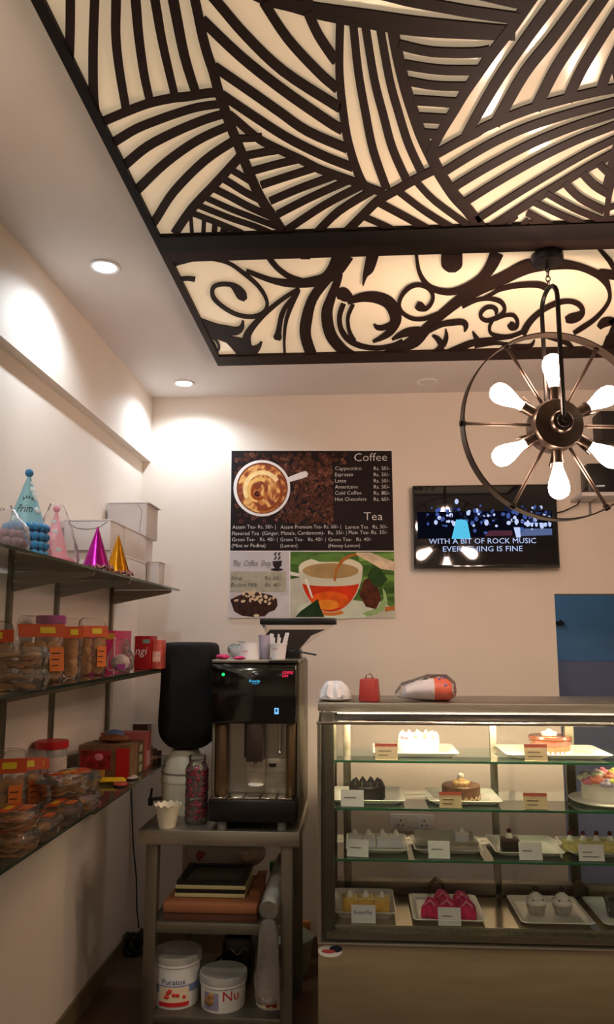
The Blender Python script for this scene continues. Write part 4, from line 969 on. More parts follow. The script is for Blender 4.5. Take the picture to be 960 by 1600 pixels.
MB().lathe([(0,0),(.068,0),(.07,.004),(.07,.05),(.066,.054),(0,.054)], 36).build('sponge', mat('swirled_choc', (112,76,54), .45, var=.5, scale=14), t)
for k in range(20):
    a = 2*PI*k/20; MB().tube([(.071*math.cos(a),.071*math.sin(a),.004),(.072*math.cos(a+.12),.072*math.sin(a+.12),.018),(.071*math.cos(a+.25),.071*math.sin(a+.25),.008)], .0025, 5).build('cream_swirl', mat('swirl_cream', (222,196,160), .6), t)
rose(t, (0,-.01,.064), .034, mat('caramel_petal', (214,170,120), .4))
MB().ball((0,-.01,.084), .012, 8, 5).build('cream_dot', K['cream'], t)
card('tan price card with red header before the swirled cake', 687.5, 722.5, 1233, 1258, z, 2.865, tan_, rhead)
card('tan price card standing alone on the second glass shelf', 819.5, 857, 1235, 1260, z, 2.865, tan_, rhead)
cxr = XAT(955, 3.0, z)
t = thing('cake_stand', 'low round white cake board on the second glass shelf', 'cake board', (cxr, 3.0, z))
MB().lathe([(0,0),(.09,0),(.10,.004),(.145,.010),(.147,.014),(.14,.015),(0,.012)], 48).build('board', K['porc'], t)
t = thing('flower_cake', 'white cake crowned with pastel piped flowers on the round board', 'cake', (cxr, 3.0, z+.013))
MB().lathe([(0,0),(.098,0),(.1,.005),(.1,.07),(.096,.075),(0,.075)], 40).build('sponge', K['cream'], t)
cols = [mat('salmon_cream',(232,140,120),.6), mat('lilac_cream',(190,176,206),.6), mat('lime_cream',(206,204,110),.6), K['cream'], K['pinkc']]
for k in range(16):
    a = 2*PI*k/16; rose(t, (.085*math.cos(a), .085*math.sin(a), .078-.008*(k%2)), .03, cols[k%5])
for k in range(7):
    a = 2*PI*k/7; rose(t, (.045*math.cos(a), .045*math.sin(a), .09), .028, cols[(k*2)%5])
# third shelf
z = SH[2]
def pastry(name, label, x, y, z, w_, h, mat_b, mat_t, group, topk='cream', d=None):
    t = thing(name, label, 'pastry', (x, y, z), random.uniform(-4,4), group)
    d = d or w_; MB().box(-w_/2, w_/2, -d/2, d/2, 0, h).build('sponge', mat_b, t, bevel=.003)
    MB().box(-w_/2-.001, w_/2+.001, -d/2-.001, d/2+.001, h, h+.006).build('icing', mat_t, t, bevel=.002)
    MB().lathe([(0,h+.005),(.013,h+.005),(.011,h+.014),(.003,h+.026),(0,h+.027)], 10).build('swirl', K['cream'], t)
    if topk == 'cherry': MB().ball((0,0,h+.03), .009, 8, 6).build('cherry', mat('cherry', (96,28,24), .25), t)
    return t
t, X, zz = tray('white tray of four white pastries on the third glass shelf', 541, 636, 3.02, z, .24)
pw = mat('white_sponge', (216,218,226), .7)
for k in range(4): pastry('white_pastry', 'square white pastry with a cream peak in the tray of four', XAT(551+k*21.5+4,3.0,z), 3.0, zz, .045, .034, pw, K['cream'], 'four white pastries in one tray')
card('plain white card leaning askew before the four white pastries', 542, 576, 1309, 1336, z, 2.87, None, None, lines=1, rotz=-6, tilt=-16)
t, X, zz = tray('white tray lined with parchment holding one pastry on the third glass shelf', 645, 750, 3.02, z, .22)
m = MB(); nx, ny = 10, 6; x0, x1 = XAT(650,3.02,z), XAT(744,3.02,z)
v = [((x0+(x1-x0)*i/nx), 2.94+.16*j/ny, zz+.003+.03*(abs(2*j/ny-1)**3)+.006*math.sin(i*1.9+j)**2) for j in range(ny+1) for i in range(nx+1)]
o = MB().add(v, [(j*(nx+1)+i, j*(nx+1)+i+1, (j+1)*(nx+1)+i+1, (j+1)*(nx+1)+i) for j in range(ny) for i in range(nx)]).build('parchment_sheet', mat('parchment', (212,204,188), .7), None)
tag(o, 'crinkled parchment sheet lining the single pastry tray', 'paper')
pastry('white_pastry', 'lone white pastry at the end of the parchment lined tray', XAT(722,3.01,z), 3.01, zz+.012, .05, .036, pw, K['cream'], None)
card('plain white card before the parchment lined tray', 670, 704, 1306, 1333, z, 2.868, None, None, lines=1)
t, X, zz = tray('white tray with a single dark pastry on the third glass shelf', 766, 872, 3.02, z, .25)
pastry('dark_pastry', 'dark chocolate pastry with a cherry, alone on its tray', XAT(797,2.985,z), 2.985, zz, .062, .036, K['dchoc'], mat('brown_icing', (92,66,52), .5), None, 'cherry')
card('plain white card before the single dark pastry', 812.5, 849, 1312, 1339, z, 2.868, None, None, lines=1)
t, X, zz = tray('white tray of pale yellow pastries on the third glass shelf', 880, 990, 3.02, z, .24)
py_ = mat('yellow_sponge', (224,206,130), .75, var=.25, scale=80, bump=.4); pi_ = mat('yellow_flakes', (230,218,150), .7, var=.2, scale=90, bump=.6)
for k in range(4): pastry('yellow_pastry', 'pale yellow pastry with shavings and a dark cherry', XAT(892+k*21,2.99,z), 2.99, zz, .05, .03, py_, pi_, 'yellow pastries with cherries', 'cherry')
card('plain white card before the yellow pastries', 906, 946, 1313, 1339, z, 2.868, None, None, lines=2)
# deck
z = DK
t, X, zz = tray('deep white tray of three yellow pastries on the case deck', 522, 617, 3.03, z, .27, hgt=.024)
yb = mat('yellow_cake', (232,186,90), .7, var=.15, scale=50)
for k in range(3): pastry('yellow_cake_slice', 'square yellow cake slice with white icing dot in the deck tray', XAT(547+k*25,3.0,z), 3.0, zz, .055, .04, yb, mat('lemon_icing', (240,206,120), .5), 'three yellow cake slices in the deck tray')
card('white card with blue handwriting before the yellow cake slices', 549.5, 587.5, 1419, 1447, z, 2.872, None, None, lines=0, word='ButterMay')
t, X, zz = tray('white tray of pink pastries on the case deck', 642, 752, 3.01, z, .28)
pk_ = mat('hot_pink_cake', (214,36,96), .6, var=.35, scale=60, bump=.5)
for k, (px, Y) in enumerate(((674,2.95),(692,3.04),(700,2.955),(722,3.03),(730,2.945))):
    t = thing('pink_pastry', 'triangular hot pink frosted pastry on the deck tray', 'pastry', (XAT(px,Y,z), Y, zz), random.uniform(-20,20), 'pink pastries on one tray')
    MB().loft([[(-.032,-.028,0),(.032,-.028,0),(.036,.026,0),(-.03,.03,0)],[(-.03,-.026,.032),(.03,-.026,.03),(.032,.024,.034),(-.028,.028,.036)],[(-.014,-.012,.052),(.012,-.012,.048),(.012,.012,.058),(-.012,.014,.062)]]).build('sponge', pk_, t, bevel=.004)
    for j in range(5): MB().tube([(-.02,-.022+.01*j,.042+.002*j),(0,-.018+.01*j,.055),(.02,-.022+.01*j,.042)], .0022, 5).build('icing_line', K['pinkc'], t)
card('plain white card before the pink pastries', 685.5, 721.5, 1431, 1459, z, 2.868, None, None, lines=1)
t, X, zz = tray('white tray of two cupcakes on the case deck', 803, 914, 3.01, z, .29)
gc = mat('grey_cup_paper', (176,170,158), .7, var=.1, scale=60)
for px in (839, 880):
    t = thing('cupcake', 'white frosted cupcake with a dark cherry in a pale paper cup', 'cupcake', (XAT(px,3.0,z), 3.0, zz), 0, 'two cupcakes on one tray')
    n = 40; rings = []
    for u, r_ in ((0,.026),(.034,.035)):
        rings.append([((r_+(.0012 if i%2 else -.0012))*math.cos(2*PI*i/n), (r_+(.0012 if i%2 else -.0012))*math.sin(2*PI*i/n), u) for i in range(n)])
    MB().loft(rings).build('paper_cup', gc, t)
    MB().lathe([(0,.034),(.034,.034),(.037,.042),(.033,.05),(.024,.055),(.022,.062),(.012,.068),(.008,.074),(0,.076)], 24).build('frosting', K['cream'], t)
    MB().ball((0,0,.082), .011, 8, 6).build('cherry', mat('dark_cherry', (50,16,18), .25), t)
    for j in range(5):
        a = 2*PI*j/5+.4; MB().ball((.028*math.cos(a),.028*math.sin(a),.048), .006, 6, 4).build('chocolate_chip', K['dchoc'], t)
t, X, zz = tray('white tray holding a dark dessert cup at the case deck end', 926, 1040, 3.01, z, .29)
t = thing('dessert_cup', 'dark chocolate dessert in a clear cup on the deck tray', 'dessert', (XAT(962,2.99,z), 2.99, zz))
MB().lathe([(0,0),(.026,0),(.036,.06),(.038,.06),(.038,.062),(.034,.06),(.025,.002),(0,.002)], 28).build('cup', K['pet'], t)
MB().lathe([(0,.003),(.024,.003),(.032,.05),(.02,.06),(0,.062)], 24).build('mousse', K['dchoc'], t)
# serving tongs
def tongs(label, pts, z):
    a = thing('serving_tongs', label, 'tongs', (pts[0][0], pts[0][1], z))
    o_ = Vector((pts[0][0], pts[0][1], z)); P = [Vector(p)-Vector((pts[0][0],pts[0][1],0)) for p in pts]
    for s_ in (-1, 1):
        MB().tube([tuple(p+Vector((0,s_*.012*(i/(len(P)-1)),s_*.004))) for i, p in enumerate(P)], .0075, 6).build('arm', mat('dull_brown_steel', (70,60,42), .35, .6), a)
    e = P[-1]
    for k in range(5):
        MB().tube([tuple(e+Vector((0,-.016+.008*k,0))), tuple(e+Vector((.012,-.018+.009*k,.03))), tuple(e+Vector((.036,-.02+.010*k,.05))), tuple(e+Vector((.06,-.018+.009*k,.035))), tuple(e+Vector((.066,-.012+.006*k,-.008)))], .0032, 5).build('tine', mat('dull_brown_steel', (96,84,62), .35, .8), a)
zt_d = ZAT(1378, .1, 3.165)-DK
xa = XAT(622,3.17,DK); xb = XAT(668,3.17,DK)
tongs('dull steel serving tongs lying behind the yellow slices on the deck', [(xa,3.165,.012),((xa+xb)/2,3.165,.016),(xb,3.165,.018)], DK)
xa = XAT(905,3.17,DK); xb = XAT(858,3.17,DK)
tongs('bronze serving tongs lying behind the cupcake tray on the deck', [(xb,3.165,.014),((xa+xb)/2,3.165,.016),(xa-.03,3.165,.016)], DK)

# ---- on top of the case
zt = zs1+.0005
p = XAT(524, 2.99, zt)
t = thing('napkin_dish', 'white napkins bunched in a low saucer on the display case', 'napkins', (p, 2.99, zt))
MB().lathe([(0,0),(.035,0),(.062,.008),(.066,.011),(.060,.012),(0,.005)], 32).build('saucer', K['porc'], t)
rings = []
for u, r_ in ((.008,.045),(.018,.056),(.036,.05),(.056,.040),(.066,.028),(.068,.004)):
    rings.append([((r_*(1+.16*math.sin(9*2*PI*i/54+u*40)))*math.cos(2*PI*i/54), (r_*(1+.16*math.sin(9*2*PI*i/54+u*40)))*math.sin(2*PI*i/54), u+.006*math.sin(5*2*PI*i/54)) for i in range(54)])
MB().loft(rings).build('napkins', K['paper'], t)
x0, x1 = XAT(561,2.97,zt), XAT(594.5,2.97,zt); hh = ZAT(1060,(x0+x1)/2,2.97)-zt
t = thing('red_tin', 'small red tapered tin with a metal clasp on the display case', 'tin', ((x0+x1)/2, 2.97, zt), -14)
a = (x1-x0)/2*.88; rd = mat('dull_red', (172,58,52), .45)
MB().loft([[(-a,-a,0),(a,-a,0),(a,a,0),(-a,a,0)],[(-a*.86,-a*.86,hh),(a*.86,-a*.86,hh),(a*.86,a*.86,hh),(-a*.86,a*.86,hh)]]).build('body', rd, t, bevel=.006)
MB().tube([(-.012,0,hh),(-.01,0,hh+.012),(0,0,hh+.018),(.01,0,hh+.012),(.012,0,hh)], .0028, 6).build('clasp', K['chrome'], t)
for s_ in (-1,1): MB().ball((s_*.014,0,hh+.001), .004, 6, 4).build('rivet', K['blk'], t)
x0, x1 = XAT(628,3.0,zt), XAT(712,3.0,zt)
t = thing('tissue_pack', 'clear wrapped tissue roll with an orange printed end on the display case', 'tissue pack', ((x0+x1)/2, 3.0, zt)); L = x1-x0
def blob(xa, xb, ry, rz, n=18):
    return [[(x, ry*k*math.cos(2*PI*i/n), rz+rz*k*math.sin(2*PI*i/n)) for i in range(n)] for x, k in ((xa,.55),(xa+(xb-xa)*.12,.85),(xa+(xb-xa)*.3,1),(xa+(xb-xa)*.7,1),(xb-(xb-xa)*.05,.95),(xb,.8))]
m = MB(); m.loft([[(x, .05*k*math.cos(2*PI*i/18), .042*h_+.042*k*h_*math.sin(2*PI*i/18)) for i in range(18)] for x, k, h_ in ((-L*.48,.5,.6),(-L*.42,.8,.75),(-L*.2,.95,.9),(.0,1,.95),(L*.1,1,1))]); m.build('tissue', mat('white_tissue', (216,212,216), .8, bump=.3, bscale=18), t)
m = MB(); m.loft([[(x, .051*k*math.cos(2*PI*i/18), .043*h_+.043*k*h_*math.sin(2*PI*i/18)) for i in range(18)] for x, k, h_ in ((L*.1,1,1),(L*.22,1.02,1),(L*.34,.98,.98),(L*.42,.85,.9))]); m.build('orange_print', mat('tissue_orange', (222,88,52), .5), t)
for k, (x, a) in enumerate(((L*.2,60),(L*.3,25),(L*.28,80))): MB().ball((x, -.05*math.cos(R(a))*1.0, .043+.043*math.sin(R(a))), .006, 8, 5).build('blue_dot', mat('violet_dot', (80,90,170), .5), t)
m = MB(); m.loft([[(x, .06*k*math.cos(2*PI*i/18), .046*h_+.046*k*h_*math.sin(2*PI*i/18)) for i in range(18)] for x, k, h_ in ((-L*.62,.35,.5),(-L*.5,.8,.8),(0,1.05,1.05),(L*.35,1.08,1.05),(L*.5,.6,1.0))]); m.jitter(.002).build('film', K['film'], t)
# ================================================================== GLASS WALL SHELVES
SX = -.797; Z3, Z2, Z1 = 1.654, 1.316, .928           # top surfaces
UY = (2.35, 2.735, 3.365)
for i, y in enumerate(UY):
    lb = ('slotted steel shelf upright at the open end of the wall shelves', 'middle slotted steel shelf upright on the left wall', 'slotted steel shelf upright by the back corner')[i]
    t = thing('shelf_upright', lb, 'upright', (XW, y, .82), 0, 'shelf uprights')
    MB().box(0, .014, -.012, .012, 0, 1.02).build('channel', K['steeld'], t, bevel=.002)
    for z in (Z3, Z2, Z1):
        zz = z-.82-.009
        b = MB().loft([[(.014,yy,zz-.062),(.27,yy,zz-.012),(.275,yy,zz),(.014,yy,zz)] for yy in (-.003,.003)]).build('bracket', K['steel'], t, smooth=False)
        MB().tube([(.02,-.006,zz-.03),(.02,.006,zz-.03)], .005, 8).build('bracket_screw', K['chrome'], b)
def pane(label, y0, y1, z, x1=SX):
    t = thing('glass_shelf', label, 'shelf', (XW+.004, y0, z-.008))
    MB().box(0, x1-XW-.004, 0, y1-y0, 0, .008).build('pane', K['wshelf'], t)
    MB().box(x1-XW-.0042, x1-XW-.0032, 0, y1-y0, -.0001, .0081).build('polished_edge', K['wedge'], t)
pane('top wall glass shelf carrying party hats and cake boxes', .9, 3.46, Z3)
pane('middle wall glass shelf pane carrying cookie packs', .9, YAT(170,SX,Z2)-.002, Z2)
pane('middle wall glass shelf pane carrying the red boxes near the corner', YAT(170,SX,Z2)+.002, 3.47, Z2)
yj = YAT(141, SX, Z1)
pane('lowest wall glass shelf pane carrying cookie tubs', .9, yj-.002, Z1)
pane('lowest wall glass shelf pane carrying gift boxes near the corner', yj+.002, 3.47, Z1, SX+.012)

# ---- top shelf: hats
def pos(px, X, z): return Vector((X, YAT(px, X, z), z))
def dist(p): return (p-CAM).dot(FW)
def pompoms(parent, r, z, rr, mt, n=16):
    b = MB().ball((0,0,0), rr, 8, 6).build('pompom', mt, parent); b.location = (r,0,z)
    for k in range(1, n): copyof(b, parent, (r*math.cos(2*PI*k/n), r*math.sin(2*PI*k/n), z))
bl = mat('blue_fluff', (40,130,190), .9, var=.25, scale=60, bump=.6, sheen=.5); blc = mat('pale_blue_card', (126,180,200), .5)
wd = mat('white_dots', (206,222,226), .5)
p = pos(38, -.905, Z3)
for k in range(4):
    top = k == 3
    t = thing('party_hat', ('blue fluffy trimmed party hat at the bottom of the blue stack','second blue fluffy trimmed hat up the blue stack','third blue fluffy trimmed hat up the blue stack','pale blue dotted paper hat topping the stack of blue hats')[k], 'party hat', (p.x, p.y, Z3+.0005+k*.0245), 0, 'stacked blue party hats')
    MB().lathe([(.052,.012),(.002,.165)], 28, cap=False).build('cone', blc, t)
    pompoms(t, .052, .012, .0125, bl, 18)
    if top:
        MB().ball((0,0,.168), .012, 10, 7).build('tip_pompom', bl, t)
        rb = random.Random(3)
        for j in range(9):
            u = rb.uniform(.15,.85); a = R(rb.choice((rb.uniform(-75,-12), rb.uniform(62,85)))); r_ = .052*(1-u)+.0008; rr = rb.choice((.005,.008,.010))
            MB().ball((0,0,0), rr, 10, 5, (1,.12,1)).xf(Matrix.Translation((r_*math.sin(a), -r_*math.cos(a), .012+.153*u)) @ Matrix.Rotation(a,4,'Z') @ Matrix.Rotation(R(-18),4,'X')).build('dot', wd, t)
        k_ = -.052/.153
        wrapped('Prim', K['ink'], t, .046, .024, .0385, .052, 12, k_, .3)
        pts = [(-.015,0),(.015,0),(.018,.014),(.009,.006),(.006,.016),(0,.006),(-.006,.016),(-.009,.006),(-.018,.014)]
        vs = []
        for x, z in pts:
            zz = .086+z; r_ = .052*(1-(zz-.012)/.153)+.0012; a = R(26)+x/.03; vs.append((r_*math.sin(a), -r_*math.cos(a), zz))
        MB().add(vs, [(0,1,3,7),(1,2,3),(3,4,5),(5,6,7),(7,8,0),(3,5,7)]).build('crown_print', K['ink'], t, smooth=False)
p = pos(84, -.915, Z3)
pf = mat('pink_fluff', (232,140,170), .9, var=.2, scale=60, bump=.5); pc = mat('pink_card', (236,160,180), .5)
t = thing('party_hat', 'pink party hat with fluffy trim inside a clear bag', 'party hat', (p.x, p.y, Z3+.0005))
MB().lathe([(.045,.016),(.002,.175)], 28, cap=False).build('cone', pc, t); pompoms(t, .048, .014, .014, pf, 16)
MB().ball((0,0,.178), .011, 10, 7).build('tip_pompom', pf, t)
for a, u in ((-30,.3),(20,.55),(40,.2),(-10,.75)):
    r_ = .045*(1-u)+.0008; MB().ball((0,0,0), .009, 10, 5, (1,.12,1)).xf(Matrix.Translation((r_*math.sin(R(a)), -r_*math.cos(R(a)), .016+.159*u)) @ Matrix.Rotation(R(a),4,'Z')).build('dot', wd, t)
MB().lathe([(.06,.0),(.072,.02),(.066,.06),(.05,.12),(.03,.17),(.02,.195)], 16, cap=False).jitter(.003).build('bag_film', K['bagfilm'], t)
p = pos(12, -.865, Z3)
t = thing('party_hat_bag', 'clear bag of greyish mauve fluffy trims beside the blue hats', 'bag', (p.x, p.y-.02, Z3+.0005))
mf = mat('mauve_fluff', (120,96,112), .9, var=.3, scale=60, bump=.6); pompoms(t, .04, .018, .015, mf, 12); pompoms(t, .032, .04, .013, mf, 10)
MB().lathe([(.056,0),(.062,.02),(.055,.06),(.03,.085),(.012,.11)], 16, cap=False).jitter(.004).build('film', K['bagfilm'], t)
tin_ = mat('iridescent_trim', (170,120,110), .25, .9, var=.5, scale=90, bump=.6)
for nm, px, lb, mt in (('m',150,'shiny magenta foil cone hat with tinsel trim on the top shelf',K['magf']),('g',183,'shiny gold foil cone hat with tinsel trim on the top shelf',K['gold'])):
    p = pos(px, -.838, Z3); t = thing('party_hat', lb, 'party hat', (p.x, p.y, Z3+.0005))
    MB().lathe([(.045,.010),(.0015,.145)], 32, cap=False).build('cone', mt, t)
    m = MB()
    for k in range(40):
        a = 2*PI*k/40; m.tube([(.044*math.cos(a),.044*math.sin(a),.014),(.052*math.cos(a+.1),.052*math.sin(a+.1),.006+.006*(k%3)),(.056*math.cos(a-.1),.056*math.sin(a-.1),.003+.004*(k%2))], .0022, 4)
    m.build('tinsel_trim', tin_, t, kind='stuff')
# ---- top shelf: white cake boxes
def carton(label, Xl, Xr, pn, pf_, z0, z1, mt=None, name='cake_box', lid=True, dy=.002):
    zz = (z0+z1)/2; y0 = YAT(pn, Xr, zz)+dy; y1 = YAT(pf_, Xr, zz)-dy
    t = thing(name, label, 'box', ((Xl+Xr)/2, (y0+y1)/2, z0+.0005)); a = (Xr-Xl)/2; b = (y1-y0)/2; h = z1-z0-.001
    MB().box(-a, a, -b, b, 0, h-.006).build('carton', mt or K['carton'], t, bevel=.0015)
    if lid: MB().box(-a-.002, a+.003, -b-.001, b+.001, h-.006, h).build('lid', mt or K['carton'], t, bevel=.001)
    return t, a, b, h
XL, XRr = -1.068, -.895
y_ = YAT(186,XRr,1.75)
za = ZAT(868, XRr, YAT(195,XRr,1.72)); zb2 = ZAT(822, XRr, YAT(195,XRr,1.8)); 
carton('white cake box, lowest of its stack behind the gold hat', XL, XRr, 172, 194, Z3, za)
carton('white cake box under the tall pair, right of the gold hat', XL, XRr, 194, 228, Z3, za)
t, a, b, h = carton('white cake box with a curved tuck flap behind the magenta hat', XL, XRr, 172, 194, za, zb2)
MB().tube([(-a*.85,-b-.0012,h-.008),(-a*.5,-b-.0012,h-.03),(0,-b-.0012,h-.036),(a*.5,-b-.0012,h-.03),(a*.85,-b-.0012,h-.008)], .0008, 4).build('tuck_flap', K['gray'], t)
carton('white cake box second in its stack beside the curved flap box', XL, XRr, 194, 228, za, zb2)
yq = YAT(228,XRr,1.8)+.004
xr2 = XAT(228, yq, 1.9); zq = ZAT(786, xr2, yq)
t = thing('cake_box', 'white cake box standing in the rear stack below the topmost box', 'box', ((XL+xr2-.02)/2, yq+.1, Z3+.0005))
MB().box(-(xr2-.02-XL)/2, (xr2-.02-XL)/2, -.095, .095, 0, zb2-Z3-.001).build('carton', K['carton'], t)
t = thing('cake_box', 'topmost white cake box with a folded diagonal flap', 'box', ((XW+.012+xr2)/2, yq+.1, zb2)); a = (xr2-XW-.012)/2; h = zq-zb2
MB().box(-a, a, -.095, .095, 0, h).build('carton', K['carton'], t, bevel=.002)
MB().box(-a, a+.012, -.097, .097, h, h+.004).build('lid', K['carton'], t)
MB().tube([(a-.045,-.0962,h-.004),(a-.02,-.0962,h-.03),(a-.03,-.0962,.01)], .0008, 4).build('flap_fold', K['gray'], t)
yq2 = 3.33; x0 = XAT(229,yq2,1.7); x1 = XAT(248,yq2,1.7)
t = thing('cake_box', 'small white carton near the corner end of the top shelf', 'box', ((x0+x1)/2, yq2+.05, Z3+.0005)); h = ZAT(879, x0, yq2)-Z3
MB().box(-(x1-x0)/2, (x1-x0)/2, -.05, .05, 0, h).build('carton', K['carton'], t, bevel=.001)
MB().box(-(x1-x0)/2, (x1-x0)/2+.006, -.052, .052, h, h+.003).build('lid', K['carton'], t)

# ---- cookie packs
ck = MB().lathe([(0,0),(.85,0),(1,.12),(.95,.3),(.5,.42),(0,.45)], 14)
ckmesh = [None]
def cookie(parent, loc, r, rot=(0,0,0)):
    if ckmesh[0] is None:
        o = ck.build('cookie', K['cookie'], parent); ckmesh[0] = o.data
    else:
        o = bpy.data.objects.new('cookie', ckmesh[0]); COL.objects.link(o); o.parent = parent
    o.location = loc; o.scale = (r,r,r); o.rotation_euler = rot
    return o
orng = K['orange']
def tubpack(label, loc, w_, d, h, rotz, tilt=0, lab=True, seed=1, group=None, n=8):
    t = thing('cookie_tub', label, 'cookie tub', loc, 0, group, rot=(0,R(tilt),R(rotz)))
    a, b = w_/2, d/2; s = h*.55
    def rc(x, y, z, c=.01): return [(-x+c,-y,z),(x-c,-y,z),(x,-y+c,z),(x,y-c,z),(x-c,y,z),(-x+c,y,z),(-x,y-c,z),(-x,-y+c,z)]
    MB().loft([rc(a*.86,b*.86,0), rc(a*.97,b*.97,s), rc(a,b,s), rc(a,b,s+.003)], cap=True).build('base', K['pet'], t)
    MB().loft([rc(a,b,s+.0035), rc(a*.97,b*.97,s+.006), rc(a*.9,b*.9,h-.004), rc(a*.86,b*.86,h)], cap=True).build('lid', K['pet'], t)
    rb = random.Random(seed); r_ = min(a,b)*.42
    for k in range(n):
        cookie(t, (rb.uniform(-a*.5,a*.5), rb.uniform(-b*.5,b*.5), .004+(h*.72-.004)*(k//4)/max(1,(n-1)//4)*.62), r_, (rb.uniform(-.3,.3), rb.uniform(-.3,.3), 0))
    if lab:
        MB().box(-a*.86, a*.86, -b*.2, b*.25, h, h+.0012).build('label_band', orng, t)
        MB().box(-a*.3, a*.3, -b*.08, b*.16, h+.0012, h+.002).build('yellow_mark', K['yell'], t)
        MB().box(-a*.2, a*.6, -b*.8, -b*.4, h, h+.0012).build('price_label', mat('pale_orange_label', (222,116,60), .55), t)
    return t
def bag(label, loc, w_, h, d, rotz, lean=0, seed=1, tagged=True, group=None, head=.26, cols=2, rows=3):
    t = thing('cookie_bag', label, 'cookie bag', loc, 0, group, rot=(R(-lean),0,R(rotz)))
    a, b = w_/2, d/2; n = 14
    rings = []
    for u, kx, ky in ((0,.9,.7),(.03,.98,.95),(.3,1,1),(.65,.99,.9),(.85,.97,.55),(.95,.9,.3),(1,.7,.12)):
        rings.append([((math.copysign(abs(math.cos(2*PI*i/n))**.5, math.cos(2*PI*i/n)))*a*kx, math.sin(2*PI*i/n)*b*ky, h*u) for i in range(n)])
    MB().loft(rings).jitter(.0012).build('film', K['film'], t)
    rb = random.Random(seed); r_ = min(a*.9/cols, d*.5)
    for j in range(rows):
        for i in range(cols):
            x = (-1+ (2*i+1)/cols)*a*.85
            for q in range(2):
                cookie(t, (x+rb.uniform(-.003,.003), -b*.35+q*b*.5, h*(.06+.58*j/rows)+r_*.55), r_*.95, (R(80+rb.uniform(-15,15)), 0, rb.uniform(-.3,.3)))
    hz0, hz1 = h*.66, h*.86
    y0, y1 = -b*.97, -b*.62
    MB().add([(-a*1.0,y0,hz0),(a*1.0,y0,hz0),(a*1.0,y1,hz1),(-a*1.0,y1,hz1)], [(0,1,2,3)]).build('header_label', orng, t)
    ym = (y0+y1)/2-.002; zm = (hz0+hz1)/2
    MB().add([(-a*.1,ym-.001,zm-.008),(a*.55,ym-.001,zm-.008),(a*.55,ym+.003,zm+.010),(-a*.1,ym+.003,zm+.010)], [(0,1,2,3)]).build('yellow_mark', K['yell'], t)
    if tagged:
        MB().box(a*.25, a*.85, -b*1.06-.002, -b*1.06, h*.14, h*.5).build('price_tag', mat('bright_orange_tag', (238,128,50), .55), t)
        for k in range(3): MB().box(a*.32, a*(.6+.05*k), -b*1.06-.0026, -b*1.06-.002, h*(.22+.09*k), h*(.235+.09*k)).build('tag_print', K['ink'], t)
    return t
# middle shelf
e_ = .0006
def P2(px, X): q = pos(px, X, Z2+.03); return (q.x, q.y, Z2+e_)
tubpack('clear cookie tub, lower of the pair on the middle shelf', P2(22,-.85), .16, .13, .05, 30, lab=False, seed=1)
q = P2(22,-.85); tubpack('clear cookie tub stacked on another on the middle shelf', (q[0],q[1]+.002,q[2]+.0535), .155, .125, .05, 30, lab=False, seed=2)
q = P2(-22,-.99); bag('cookie bag with orange header behind the stacked tubs', (q[0],q[1]+.0,q[2]), .13, .17, .06, 22, 4, 3, False)
q = P2(58,-.90); bag('wide cookie bag with drooping orange header and price tag on the middle shelf', (q[0],q[1]+.02,q[2]), .14, .19, .055, 44, 8, 4, cols=3)
q = P2(108,-.90); bag('narrow cookie bag with orange header between wide bag and double pack', (q[0],q[1],q[2]), .075, .185, .05, 30, 2, 5, False, cols=1, rows=4)
q = P2(142,-.895); bag('tall double column cookie bag with tilted price tag', (q[0],q[1],q[2]), .10, .19, .055, 34, 2, 6, True, cols=2, rows=4)
q = P2(86,-1.0); t = thing('jar', 'jar with a purple lid standing behind the cookie bags', 'jar', (-1.0, YAT(80,-1.0,1.5), Z2+e_))
hj = ZAT(962, -1.0, t.location.y)-Z2
MB().lathe([(0,0),(.045,0),(.048,.01),(.048,hj-.04),(.04,hj-.025),(.04,hj-.02)], 24).build('body', K['pet'], t)
MB().lathe([(0,hj-.028),(.046,hj-.028),(.048,hj-.024),(.048,hj-.004),(.044,hj),(0,hj)], 28).build('lid', mat('purple_lid', (176,60,150), .35), t)
MB().lathe([(0,.004),(.042,.004),(.042,hj-.06),(0,hj-.05)], 20).build('cookies', K['cookie'], t)
q = P2(188,-.85)
t = thing('treat_bag', 'small crumpled clear bag with white and purple print on the middle shelf', 'bag', (q[0], q[1], Z2+e_), 30)
MB().loft([[(x*k,y*k,z) for x,y in ((-.045,-.025),(0,-.032),(.045,-.025),(.05,0),(.045,.025),(0,.03),(-.045,.025),(-.05,0))] for k, z in ((.85,0),(1.05,.02),(1,.06),(.7,.085),(.55,.1),(.7,.12))]).jitter(.003).build('film', K['film'], t, sub=1)
MB().ball((0,0,.035), .5, 10, 6, (.07,.036,.06)).build('contents', mat('white_sweets', (206,190,190), .6, var=.25, scale=50), t)
MB().box(-.02,.01,-.033,-.031,.012,.03).build('purple_print', mat('purple_ink', (150,50,140), .5), t)
zt2 = ZAT(983, -.96, YAT(180,-.96,1.4))
t, a, b, h = carton('magenta box with white edging behind the treat bag', -1.05, -.93, 178, 205, Z2, zt2-.0, K['mag'], 'gift_box', False)
MB().box(a, a+.001, -b, -b+.008, 0, h-.03).build('white_edge', K['wink'], t); MB().box(a*.2, a, -b-.001, -b, h*.75, h*.9).build('gold_print', mat('gold_ink', (220,170,60), .4), t)
